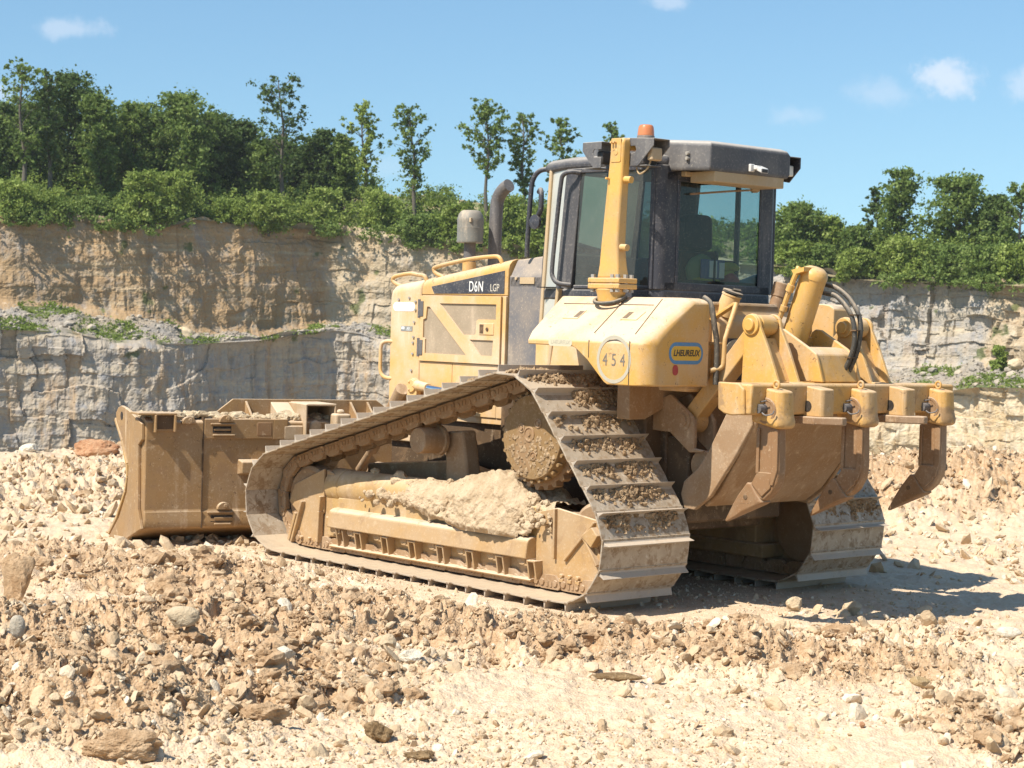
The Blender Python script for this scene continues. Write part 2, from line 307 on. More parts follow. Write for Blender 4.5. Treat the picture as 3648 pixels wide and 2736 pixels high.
# ------------------------------------------------------------------ the quarry floor in front
def gpt(x, y, z=0.):
    u, v = pxdir(x, y); Y = (z - CAM_Z) / v; return u * Y, Y
MND = []   # x, y, radius across, radius along, height, roughness
for px, py, rx_, ry_, h, rr, *bw in ((200, 1470, 1.5, 1.3, .08, 1.), (60, 1600, .8, .6, .20, 1.), (110, 1480, .7, .6, .10, 1.), (260, 1620, .55, .25, .06, .9), (480, 1410, 1.1, .9, .05, 1.), (620, 1360, .8, .8, .05, .9), (880, 1400, .8, .6, .07, .95), (1180, 1415, .8, .5, .07, .95), (1450, 1410, .7, .45, .06, .9), (1720, 1435, .8, .45, .09, .95), (1960, 1440, .6, .4, .05, .7), (2190, 1560, .5, .8, .03, .6), (330, 1290, .9, .8, .06, .75), (80, 1260, 1., 1., .06, .6), (560, 1540, .7, .35, .04, .9), (90, 1090, 1.8, 2.4, .13, .95, .2), (330, 1060, 1.3, 1.8, .08, .8, .15), (500, 1270, 1.1, .8, .04, .6, .3), (1000, 1370, 1.4, .5, .03, .5, .2), (1700, 1370, 1.6, .5, .03, .5, .15), (60, 985, 2.2, 2., .16, .8)):
    X_, Y_ = gpt(px, py); MND.append((X_, Y_, rx_, ry_, h, rr, bw[0] if bw else rr))
MND += [(4.4, 21.2, 1.9, 1.4, .42, 1., .8), (6.6, 21.8, 1.9, 1.5, .44, 1., .8), (3.2, 20.4, 1.5, 1.0, .25, .9, .7)]
def edgeY(X): return 28.6 + .36 * X + .7 * np.sin(X * .9) + .5 * np.sin(X * 2.3 + 1)
def ground(X, Y, fine=True):
    X = np.asarray(X, float); Y = np.asarray(Y, float); P = np.stack([X, Y, np.zeros_like(X)], 1)
    z = -.0295 * (np.clip(X, -9, 10) - 1.23) - .022; rough = np.full(len(X), .12); mz = np.zeros(len(X))
    brown = rough * 1.
    for a, b, ra, rb, h, rr, bw in MND:
        e = np.exp(-(((X - a) / ra) ** 2 + ((Y - b) / rb) ** 2)); mz += h * e; rough = np.maximum(rough, rr * np.minimum(1, e * 1.5)); brown = np.maximum(brown, bw * np.minimum(1, e * 1.5))
    m = P @ MWi[:3, :3].T + MWi[:3, 3]
    under = (1 - sst(np.abs(m[:, 1]), 1.55, 2.0)) * sst(m[:, 0], -1.3, -.6) * (1 - sst(m[:, 0], 3.5, 4.2))
    n = fbm(P, .7, 3) * .05 + (fbm(P + 9, 2.6, 4, .55)) * (.03 + .11 * rough)
    rd = 1 - np.abs(fbm(P + 31, 4.3, 4, .6)); n += (rd ** 3 - .45) * .17 * rough
    if fine: bm_ = 1 - np.abs(fbm(P + 57, 9, 4, .6)); n += (bm_ ** 2 - .6) * (.005 + .062 * rough) + fbm(P + 91, 40, 3, .65) * (.0045 + .0155 * rough)
    z = z + mz * (1 - under) + n * (1 - .72 * under) + .02 * under
    z -= sst(Y, edgeY(X), edgeY(X) + 3.2) * 15
    return (z, rough, brown) if fine == 2 else (z, rough)
nA, nB = 1250, 820
aa = np.linspace(-.43, .43, nA); tt = np.linspace(0, 1, nB); yy = 5.2 * (34.5 / 5.2) ** tt
GX = (yy[:, None] * aa[None, :]).ravel(); GY = np.repeat(yy, nA); GZ, GR, GB = ground(GX, GY, 2)
idx = np.arange(nA * nB).reshape(nB, nA); F_ = np.stack([idx[:-1, :-1], idx[:-1, 1:], idx[1:, 1:], idx[1:, :-1]], -1).reshape(-1, 4)
tag(rawmesh('ground', np.stack([GX, GY, GZ], 1), F_, 'limestone_ground', None, True, [('rough', 'POINT', GB)]), kind='structure')
q = MB(); q.loft([[(-300, y, -13.2), (300, y, -13.2)] for y in (22, 90, 176, 320)], False, False); tag(q.build('pit_floor', 'bench_rubble', smooth=0), kind='structure')
q = MB(); q.loft([[(-90, y, -.6), (90, y, -.6)] for y in (-60, -10, 5.3)], False, False); tag(q.build('quarry_floor', 'limestone_ground', smooth=0), kind='structure')

# loose stones lying all over it: nobody could count them
def stones(name, n, sub, rmin, rmax, pw, ylo, yhi, near, cl0, cl1):
    V0, F0 = ico(sub); nv = len(V0); nf = len(F0)
    var = []
    for k in range(14):
        s = V0 * (1 + .45 * fbm(V0 * 1. + k * 7.7, 1.3, 3)[:, None]) * np.array([1, rng.uniform(.55, .95), rng.uniform(.4, .8)])
        for c_ in range(4):   # split faces: cut flats into it
            d = unit(rng.normal(size=3)); h = rng.uniform(.55, .9); e = s @ d; s = s - np.maximum(e - h, 0)[:, None] * d
        var.append(s)
    var = np.array(var)
    t_ = rng.random(n * 2); Y = 1 / (1 / ylo ** near + t_ * (1 / yhi ** near - 1 / ylo ** near)) ** (1 / near); X = Y * rng.uniform(-.42, .42, n * 2)
    z, ro = ground(X, Y, False); cl = fbm(np.stack([X, Y, X * 0], 1), 1.1, 3)
    keep = (rng.random(n * 2) < (cl0 + .5 * cl + cl1 * sst(ro, .2, .45))) & (Y < edgeY(X) + .3)
    X, Y = X[keep][:n], Y[keep][:n]; n = len(X); z, ro = ground(X, Y)
    r = rmin * (1 - rng.random(n) * (1 - (rmin / rmax) ** pw)) ** (-1 / pw)
    m = np.stack([X, Y, z], 1) @ MWi[:3, :3].T + MWi[:3, 3]
    big = (np.abs(m[:, 1]) < 1.75) & (m[:, 0] > -1.1) & (m[:, 0] < 3.7); r = np.where(big, np.minimum(r, .022), r)
    an = rng.uniform(0, 6.283, n); tl = rng.normal(0, .5, (n, 2)); ca, sa = np.cos(an), np.sin(an)
    vv = var[rng.integers(0, len(var), n)]
    x = vv[..., 0] * ca[:, None] - vv[..., 1] * sa[:, None]; y = vv[..., 0] * sa[:, None] + vv[..., 1] * ca[:, None]; zz = vv[..., 2] + tl[:, :1] * x + tl[:, 1:] * y
    P = np.stack([x, y, zz], -1) * r[:, None, None]; P[..., 0] += X[:, None]; P[..., 1] += Y[:, None]; P[..., 2] += (z + r * .22)[:, None]
    F_ = (F0[None] + (np.arange(n) * nv)[:, None, None]).reshape(-1, 3)
    tint = np.clip(rng.normal(.62, .24, n) - .12 * (ro > .35), 0, 1)
    return tag(rawmesh(name, P.reshape(-1, 3), F_, 'stone', None, False, [('tint', 'FACE', np.repeat(tint, nf))]), kind='stuff')
stones('gravel', 110000, 1, .005, .024, 1.8, 6.5, 31, 1.1, .16, .7)
stones('rubble', 10500, 2, .016, .070, 2.3, 7.0, 31, .8, .10, .75)
def clods(n):   # crumbly brown lumps of dirt between the stones, too many to count
    V0, F0 = ico(3); nv = len(V0); var = np.array([V0 * (1 + .75 * fbm(V0 + k * 5.3, 1.5, 3) + .30 * fbm(V0 + k, 5, 2))[:, None] * np.array([1, .85, .7]) for k in range(16)])
    Y = 1 / (1 / 7. ** .8 + rng.random(n * 6) * (1 / 29. ** .8 - 1 / 7. ** .8)) ** (1 / .8); X = Y * rng.uniform(-.42, .42, n * 6); z, ro = ground(X, Y, False)
    m = np.stack([X, Y, z], 1) @ MWi[:3, :3].T + MWi[:3, 3]; un = (np.abs(m[:, 1]) < 1.9) & (m[:, 0] > -1.2) & (m[:, 0] < 5.)
    keep = (rng.random(n * 6) < sst(ro, .3, .8) * sst(fbm(np.stack([X, Y, X * 0 + 4], 1), 1.6, 3), -.35, .25)) & ~un & (Y < edgeY(X)); X, Y = X[keep][:n], Y[keep][:n]; n = len(X); z, ro = ground(X, Y)
    r_ = .016 * (1 - rng.random(n) * (1 - (.016 / .11) ** 2.1)) ** (-1 / 2.1); an = rng.uniform(0, 6.28, n); vv = var[rng.integers(0, 16, n)]
    x = vv[..., 0] * np.cos(an)[:, None] - vv[..., 1] * np.sin(an)[:, None]; y = vv[..., 0] * np.sin(an)[:, None] + vv[..., 1] * np.cos(an)[:, None]
    P = np.stack([x, y, vv[..., 2]], -1) * r_[:, None, None]; P[..., 0] += X[:, None]; P[..., 1] += Y[:, None]; P[..., 2] += (z + r_ * .2)[:, None]
    F_ = (F0[None] + (np.arange(n) * nv)[:, None, None]).reshape(-1, 3); return tag(rawmesh('dirt_crumbs', P.reshape(-1, 3), F_, 'clod_brown', None, False), kind='stuff')
clods(4200)
stones('rubble', 9000, 1, .025, .10, 2.0, 15.5, 30.5, .25, .25, .6)

# single stones and clods one can point at: pixel centre of the foot, width and height in pixels of the 2212-wide photograph
def rock(name, px, py, wd, ht, mat, lab, cat='rock', seed=0, deep=.75, flat=4, sub=5, lump=.3, z0=0., turn=0.):
    X, Y = gpt(px, py)
    if py < 1010: Y = float(edgeY(np.array([-6.]))[0]) - .9; X = pxdir(px, py)[0] * Y; z0 = float(ground([X], [Y])[0][0]) - .03
    for _ in range(4 if py >= 1010 else 0): z0 = float(ground([X], [Y])[0][0]); X, Y = gpt(px, py, z0)
    k = Y / .60636 / FPX; a = wd * k / 2; h = ht * k
    v, f = ico(sub); g = np.random.default_rng(seed + 5)
    for c_ in range(flat):
        d = unit(g.normal(size=3)); hh = g.uniform(.55, .85); e = v @ d; v = v - np.maximum(e - hh, 0)[:, None] * d
    v = v * (1 + lump * fbm(v + seed * 3.1, 1.3, 3) + .22 * lump * fbm(v + seed, 5, 3) + lump * .10 * fbm(v + seed, 17, 2))[:, None]
    v = v / np.abs(v).max(0) * np.array([a, a * deep, h / 2]); c_, s_ = math.cos(turn), math.sin(turn)
    v[:, 2] += h * .42
    o = rawmesh(name, v, f, mat, None, True); o.location = (X, Y + a * deep * .5, z0); o.data.set_sharp_from_angle(angle=R(38))
    if turn: o.rotation_euler = (0, turn, 0)
    return tag(o, lab, cat)
ROCKS = [('boulder', 36, 1306, 76, 124, 'clod_brown', 'tall brown boulder standing upright at the left edge of the photo', 'boulder', .8, 2, .42),
 ('dirt_clod', 362, 1304, 108, 72, 'clod_brown', 'big rounded grey-brown dirt clod in front of the blade, ragged on top', 'dirt clod', .8, 1, .45),
 ('stone', 36, 1376, 36, 52, 'rock_grey', 'smooth pale grey egg-shaped stone below the tall boulder', 'stone', .8, 0, .1),
 ('rock', 392, 1356, 78, 50, 'rock_tan', 'flat-faced tan slab leaning in the rubble below the big rounded clod', 'rock', .5, 6, .15),
 ('dirt_clod', 608, 1318, 84, 46, 'clod_brown', 'brown crumbly clod in the rubble below the front end of the near track', 'dirt clod', .7, 2, .45),
 ('rock', 230, 1512, 66, 48, 'rock_ochre', 'yellowish broken rock half sunk in the dark hollow at lower left', 'rock', .8, 6, .25),
 ('dirt_clod', 262, 1652, 190, 88, 'clod_brown', 'widest brown mud clod, cut by the bottom edge of the photo at left', 'dirt clod', .5, 1, .5),
 ('dirt_clod', 570, 1566, 120, 52, 'clod_brown', 'low brown clod at the edge of the smooth gravel, lower left of centre', 'dirt clod', .6, 2, .5),
 ('dirt_clod', 817, 1604, 66, 56, 'clod_dark', 'dark brown notched lump alone on the smooth gravel near the bottom', 'dirt clod', .8, 2, .45),
 ('dirt_clod', 907, 1642, 76, 20, 'clod_dark', 'flat dark clump of crumbs just below the notched lump', 'dirt clod', .6, 0, .6),
 ('dirt_clod', 205, 996, 104, 46, 'clod_red', 'reddish clod jutting up on the skyline of the rubble beside the blade', 'dirt clod', .5, 3, .4),
 ('stone', 60, 1000, 44, 26, 'rock_pale', 'white stone on the crest of the rubble at far left', 'stone', .7, 4, .2),
 ('rock', 1336, 1472, 128, 20, 'clod_dark', 'long thin rusty slab lying in the ridge of clods', 'rock', .25, 5, .15),
 ('stone', 1320, 1440, 38, 46, 'rock_grey', 'grey upright stone just above the long rusty slab', 'stone', .7, 4, .2),
 ('stone', 1090, 1394, 34, 26, 'rock_tan', 'squarish tan stone next in line left of the rounded brown one', 'stone', .8, 6, .15),
 ('stone', 1142, 1398, 40, 34, 'rock_grey', 'rounded grey-brown stone at the end of a row below the rear of the near track', 'stone', .8, 3, .2),
 ('stone', 838, 1408, 40, 42, 'rock_tan', 'egg-sized upright tan stone in the middle of the ridge of clods', 'stone', .8, 5, .2),
 ('dirt_clod', 1706, 1476, 106, 46, 'clod_brown', 'broad flat-topped mud slab cracked at its lower edge, right of centre', 'dirt clod', .5, 6, .2),
 ('dirt_clod', 1908, 1424, 50, 38, 'clod_dark', 'dark crumbly clod at the right end of the ridge', 'dirt clod', .8, 1, .5),
 ('rock', 1988, 1484, 44, 24, 'rock_ochre', 'flat yellowish stone right of the cracked mud slab', 'rock', .7, 6, .1),
 ('stone', 2180, 1382, 60, 30, 'rock_pale', 'long white loaf-shaped stone at the right edge below the shadow', 'stone', .6, 1, .15),
 ('rock', 1720, 1322, 44, 36, 'rock_tan', 'brown pointed stone on the near edge of the bulldozer shadow', 'rock', .8, 5, .25),
 ('rock', 1843, 1330, 48, 34, 'rock_tan', 'light angular stone on the shadow edge, right of the brown pointed one', 'rock', .8, 6, .2),
 ('dirt_clod', 1862, 1572, 14, 14, 'clod_red', 'tiny rusty lump alone on the smooth gravel at lower right', 'dirt clod', .9, 1, .3),
 ('stone', 2014, 1372, 36, 36, 'rock_grey', 'grey rounded stone between the shadow and the white loaf-shaped stone', 'stone', .8, 3, .2),
 ('stone', 217, 1398, 26, 26, 'rock_pale', 'small white stone in front of the dark hollow at left', 'stone', .8, 5, .2),
 ('stone', 614, 1424, 48, 34, 'rock_pale', 'white angular stone in the rubble, right of the tan slab', 'stone', .8, 6, .2),
 ('stone', 496, 1392, 30, 28, 'rock_pale', 'white pointed stone near the tan slab in the left rubble', 'stone', .8, 6, .2),
 ('rock', 888, 1438, 56, 40, 'rock_pale', 'whitish chunk breaking out of a clod, just below the upright tan stone', 'rock', .8, 4, .35),
 ('stone', 955, 1430, 26, 28, 'rock_tan', 'rounded tan pebble right of the whitish chunk', 'stone', .9, 2, .2)]
for i, (nm, px, py, wd, ht, mt, lb, ct, dp, fl, lm) in enumerate(ROCKS): rock(nm, px, py, wd, ht, mt, lb, ct, i, dp, fl, 6 if wd > 100 else 5 if wd > 30 else 4, lm)['group'] = 'single stones and clods lying in front of the bulldozer'

# ------------------------------------------------------------------ quarry walls, benches and the land above
WALL = np.array([(-420, 455, 630, 690, 171), (-200, 462, 640, 700, 174), (0, 462, 651, 705, 177), (150, 468, 658, 712, 179), (250, 476, 668, 733, 180.5), (330, 488, 690, 737, 182), (420, 466, 714, 737, 184), (560, 479, 724, 730, 187), (640, 486, 708, 717, 190), (722, 490, 692, 708, 193), (780, 496, 690, 716, 193), (860, 506, 702, 745, 192), (1000, 524, 706, 760, 190), (1160, 540, 710, 770, 190), (1400, 556, 730, 790, 190), (1600, 564, 770, 815, 188), (1690, 568, 790, 828, 186), (1800, 590, 793, 832, 183), (1900, 600, 791, 834, 180), (2050, 603, 790, 838, 176), (2110, 604, 772, 830, 172), (2212, 610, 785, 832, 167), (2420, 620, 795, 840, 156), (2700, 630, 800, 850, 140)], float)
def wl_(px): return [np.interp(px, WALL[:, 0], WALL[:, i]) for i in range(1, 5)]
def pxz(px, y, Y):
    u, v = pxdir(px, y); return u * Y, CAM_Z + v * Y
def cells(s, t_, cw, ch, seed):   # blocky beds: a random depth per block, blocks offset row by row
    row = np.floor(t_ / ch + .35 * np.sin(s * .13 + seed)); col = np.floor(s / (cw * (.6 + .8 * _h(row.astype(np.int64), row.astype(np.int64) * 3 + seed, 0 * row.astype(np.int64)))) + 7.3 * _h(row.astype(np.int64) + 5, 0 * row.astype(np.int64), row.astype(np.int64)))
    return _h(col.astype(np.int64), row.astype(np.int64), np.full(len(s), seed, np.int64))
_pg = np.linspace(-450, 2750, 4000); _Yg = wl_(_pg)[3]; _Xg = _pg * 0 + np.array([pxdir(p_, 600)[0] for p_ in _pg]) * _Yg; _Sg = np.cumsum(np.hypot(np.gradient(_Xg), np.gradient(_Yg)))
def wallmesh(name, mat, p0, p1, which, blk, bed, vert, seed, ncol=420, nrow=110):
    px = np.linspace(p0, p1, ncol); top, bot, edge, Y = wl_(px); up = which == 'upper'
    if up: X, zt = pxz(px, top, Y); _, zb = pxz(px, bot, Y); zb = zb - 1.2; Yb = Y
    else: Yb = Y - 9; X, zt = pxz(px, edge, Yb); zb = np.full(ncol, -14.)
    tan = np.stack([np.gradient(X), np.gradient(Yb)], 1); tan /= np.linalg.norm(tan, axis=1)[:, None]; nor = np.stack([tan[:, 1], -tan[:, 0]], 1)
    t_ = np.linspace(0, 1, nrow); Z = zb[None] + (zt - zb)[None] * t_[:, None]; S = np.interp(px, _pg, _Sg); sd = 1 if up else 40
    # how blocky, bedded or fluted the face is changes along the wall
    kb, ke, kv = [np.repeat(np.broadcast_to(np.interp(px, *v), (nrow, ncol)), 1, 0).ravel() if isinstance(v, tuple) else v for v in (blk, bed, vert)]
    Sg = np.repeat(S[None], nrow, 0).ravel(); Zg = Z.ravel(); P = np.stack([Sg, Zg, 0 * Sg + sd], 1); tg = np.repeat(t_, ncol)
    d = fbm(P * np.array([1, .35, 1]), .07, 3) * 2.4 + fbm(P * np.array([1, .5, 1]), .3, 4) * .4
    wx = fbm(P, .4, 3) * 1.4; wz = fbm(P + 3, .25, 3) * 1.1
    d += kb * (cells(Sg + wx, Zg * .9 + wz, 4.2, 2.6, 11) - .5) * .95 + kb * (cells(Sg + wx * .6, Zg + wz * .5, 1.6, 1.1, 23) - .5) * .45 + fbm(P + 40, 1.6, 5, .62) * .20
    fl = np.abs(fbm(P * np.array([1, .16, 1]) + 8, .55, 4, .55)); d += kv * (fl * 1.3 - .3) + kv * .18 * fbm(P * np.array([1, .2, 1]), 1.9, 3)
    d += ke * .38 * (np.abs(((Zg + .9 * fbm(P, .12, 3)) * .36) % 1 - .5) * 2 - .5)
    lean = np.where(tg < .6, 0, 1) * 0 + tg * (1.6 if up else .2); d = d * sst(tg, 1.02, .93) - lean + 1.2 * (1 - sst(tg, 0, .16))
    Xg = np.repeat(X[None], nrow, 0).ravel() + d * np.repeat(nor[None, :, 0], nrow, 0).ravel(); Yg = np.repeat(Yb[None], nrow, 0).ravel() + d * np.repeat(nor[None, :, 1], nrow, 0).ravel()
    Zg = Zg + (fbm(P + 77, .5, 3) * (.8 if up else .5)) * sst(tg, .9, 1.)
    i = np.arange(ncol * nrow).reshape(nrow, ncol); F_ = np.stack([i[:-1, :-1], i[:-1, 1:], i[1:, 1:], i[1:, :-1]], -1).reshape(-1, 4)
    gr = .85 * sst(fbm(P + 11, .35, 3), .12, .4) * (tg < .1 if up else tg > .985) + .8 * sst(fbm(P + 21, .5, 4), .42, .55)
    tone = np.repeat(np.interp(px, *seed)[None], nrow, 0).ravel() + .35 * fbm(P + 60, .12, 4)
    return tag(rawmesh(name, np.stack([Xg, Yg, Zg], 1), F_, mat, None, False, [('grass', 'POINT', gr), ('tone', 'POINT', tone)]), kind='structure')
wallmesh('cliff', 'cliff_upper', -400, 2680, 'upper', ([0, 500, 740, 1500, 1690, 2212], [.18, .2, .3, .5, 1.0, 1.2]), ([0, 400, 700, 900, 1690], [.5, .25, .5, .9, .5]), ([0, 350, 700, 760, 1690], [.25, .5, .35, .15, .7]), ([0, 690, 740, 1560, 1650, 2080, 2130], [0, .05, .55, .6, .9, .95, .45]), 1500, 150)
wallmesh('cliff', 'cliff_lower', -400, 2680, 'lower', ([0, 300, 500, 900, 1690, 2212], [.9, .5, .35, .5, .9, .8]), ([0, 400, 500, 1690], [.6, .3, .15, .4]), ([0, 300, 500, 900, 1690], [.2, .5, 1., .7, .5]), ([0, 850, 1000, 1600, 1800], [.05, .15, .4, .75, .95]), 1500, 150)
def strip(name, mat, p0, p1, ncol, rows, fn, grass, gs, seed):
    px = np.linspace(p0, p1, ncol); t_ = np.linspace(0, 1, rows); A = [fn(px, k) for k in t_]; X = np.array([a[0] for a in A]).ravel(); Y = np.array([a[1] for a in A]).ravel(); Z = np.array([a[2] for a in A]).ravel()
    P = np.stack([X, Y, Z * 0 + seed], 1); tg = np.repeat(t_, ncol); e = sst(tg, 0, .1) * sst(tg, 1, .9)
    Z = Z + (fbm(P, .22, 3) * 1.3 + fbm(P, .9, 4, .6) * .6) * e
    i = np.arange(ncol * rows).reshape(rows, ncol); F_ = np.stack([i[:-1, :-1], i[:-1, 1:], i[1:, 1:], i[1:, :-1]], -1).reshape(-1, 4)
    return tag(rawmesh(name, np.stack([X, Y, Z], 1), F_, mat, None, False, [('grass', 'POINT', grass * sst(fbm(P + 5, gs, 4), -.02, .3))]), kind='structure')
def benchf(px, k):
    top, bot, edge, Y = wl_(px); Xa, za = pxz(px, bot, Y); Xb, zb = pxz(px, edge, Y - 9); za = za - .3; zb = zb - .25
    return Xb * (1 - k) + Xa * k, (Y - 9) * (1 - k) + (Y + .6) * k, zb * (1 - k) + za * k
strip('quarry_bench', 'bench_rubble', -400, 2680, 900, 40, benchf, .95, .3, 3)
def rise(px, d):    # how far the land climbs d metres behind the cliff edge
    left = 1 - sst(px, 900, 1600); k = d / 90; return left * 6.2 * sst(k, 0, .36) + (1 - left) * (2.6 * sst(k, 0, .12) + 2 * k)
def landf(px, k):
    top, bot, edge, Y = wl_(px); X, z = pxz(px, top, Y); dY = k * 90
    return X * (1 + dY / Y * .9), Y + 1.2 + dY, z - .3 + rise(px, dY)
strip('hilltop', 'soil_grass', -400, 2680, 500, 40, landf, 0, .2, 9)
q = MB(); q.loft([[(-300, y, z), (300, y, z)] for y, z in ((270, 4), (350, 1), (430, -12))], False, False); tag(q.build('far_land', 'soil_grass', smooth=0), kind='structure')

# ------------------------------------------------------------------ trees and shrubs
def leaves(cent, rad, n, size, g):
    """n leaf-sized faces scattered in each clump; returns verts, quads, tint"""
    m = len(cent); c_ = np.repeat(cent, n, 0); r_ = np.repeat(rad, n)
    d = g.normal(size=(m * n, 3)); d /= np.linalg.norm(d, axis=1)[:, None]; p = c_ + d * (r_ * np.abs(g.normal(0, .62, m * n)))[:, None] * np.array([1, 1, .75])
    a = g.normal(size=(m * n, 3)); a /= np.linalg.norm(a, axis=1)[:, None]; b = np.cross(a, g.normal(size=(m * n, 3))); b /= np.linalg.norm(b, axis=1)[:, None] + 1e-9
    s = size * g.uniform(.6, 1.3, m * n)[:, None]; a = a * s; b = b * s * .6
    V_ = np.stack([p - a, p - b, p + a, p + b], 1).reshape(-1, 3); F_ = np.arange(m * n * 4).reshape(-1, 4)
    ti = np.clip(np.repeat(g.random(m), n) * .55 + .5 * g.random(m * n), 0, 1); return V_, F_, ti
def tree(name, px, top, base, width, kind, leaf, lab, dY=10, group=None, cat='tree', size=.17, dens=1.):
    g = np.random.default_rng(int(px * 13 + top)); _, _, _, Yc = [float(v) for v in wl_(px)]; Y = Yc + dY; k = Y / .60636 / FPX
    X, zb = pxz(px, base, Y); H = (base - top) * k; W = width * k / 2; o = empty(name, (X, Y, zb - .6)); tag(o, lab, cat, group); H += .6
    T = MB(); lean = g.uniform(-.05, .05) * H; tr = [(0, 0, -.5)] + [(lean * f ** 1.5 + .015 * H * math.sin(f * 9 + px), .01 * H * math.sin(f * 7), H * f) for f in (.2, .4, .6, .8, .97)]
    r0 = .011 * H + .06; T.tube(tr, [r0 * f for f in (1.3, 1, .9, .78, .6, .45, .3, .18)], 6, 2)
    tp = lambda f: np.array([np.interp(f, (0, .2, .4, .6, .8, 1), [q_[i] for q_ in tr]) for i in range(3)])
    cen = []; rad = []
    prof = {'dense': (.16, lambda f: math.sin(math.pi * min(1, max(.0, (f - .1) / .93)) ** .8) ** .55), 'open': (.2, lambda f: .45 + .55 * math.sin(math.pi * min(1, f) ** 1.5)), 'slender': (.22, lambda f: (.42 + .58 * math.sin(math.pi * max(0, f - .25) / .85) if f < .97 else .3)), 'umbrella': (.42, lambda f: math.sin(math.pi * min(1, (f - .36) / .72)) ** .7), 'conic': (.12, lambda f: 1.05 * (1 - f) ** .7 + .12), 'shrub': (.02, lambda f: math.cos(f * 1.3) ** .6)}[kind]
    nb = {'dense': 62, 'open': 44, 'slender': 46, 'umbrella': 44, 'conic': 52, 'shrub': 30}[kind]
    for i in range(nb):
        f = prof[0] + (1 - prof[0]) * ((i + g.random()) / nb); az = g.uniform(0, 6.283); L = W * prof[1](f) * g.uniform(.55, 1.08); b0 = tp(max(.05, f - .10 * g.uniform(.5, 1.6))); rise = g.uniform(.1, .55) * L
        e = tp(f) * np.array([1, 1, 0]) + np.array([math.cos(az) * L, math.sin(az) * L, min(H * .99, f * H + rise * .6 - .1 * L)])
        if kind != 'shrub' or i % 3 == 0: mid = (b0 + e) / 2 + np.array([0, 0, .12 * L]); T.tube([b0, mid, e], [.025 + .035 * L / 3, .02, .012], 4, 1)
        for u in ((.35, .7, 1.02) if kind in ('dense', 'conic', 'shrub') else (.45, .75, 1.03)):
            for rep in range(2 if kind in ('dense', 'conic', 'shrub') else 1):
                cen.append(b0 + (e - b0) * u + g.normal(size=3) * .16 * W * (1 if kind in ('dense', 'conic', 'shrub') else .6)); rad.append({'dense': .29, 'open': .20, 'slender': .23, 'umbrella': .19, 'conic': .24, 'shrub': .34}[kind] * W * g.uniform(.4, 1.25))
    T.build('trunk', 'bark', o, smooth=60)
    cen = np.array(cen); rad = np.array(rad); cen[:, 2] = np.clip(cen[:, 2], .05 * H, H - rad * .5)
    n = int(np.clip({'dense': 34, 'open': 30, 'slender': 26, 'umbrella': 30, 'conic': 36, 'shrub': 34}[kind] * dens, 6, 90))
    V_, F_, ti = leaves(cen, rad, n, size, g); rawmesh('crown', V_, F_, leaf, o, False, [('tint', 'FACE', ti)]); return o
D_, S_ = 'dense', 'slender'
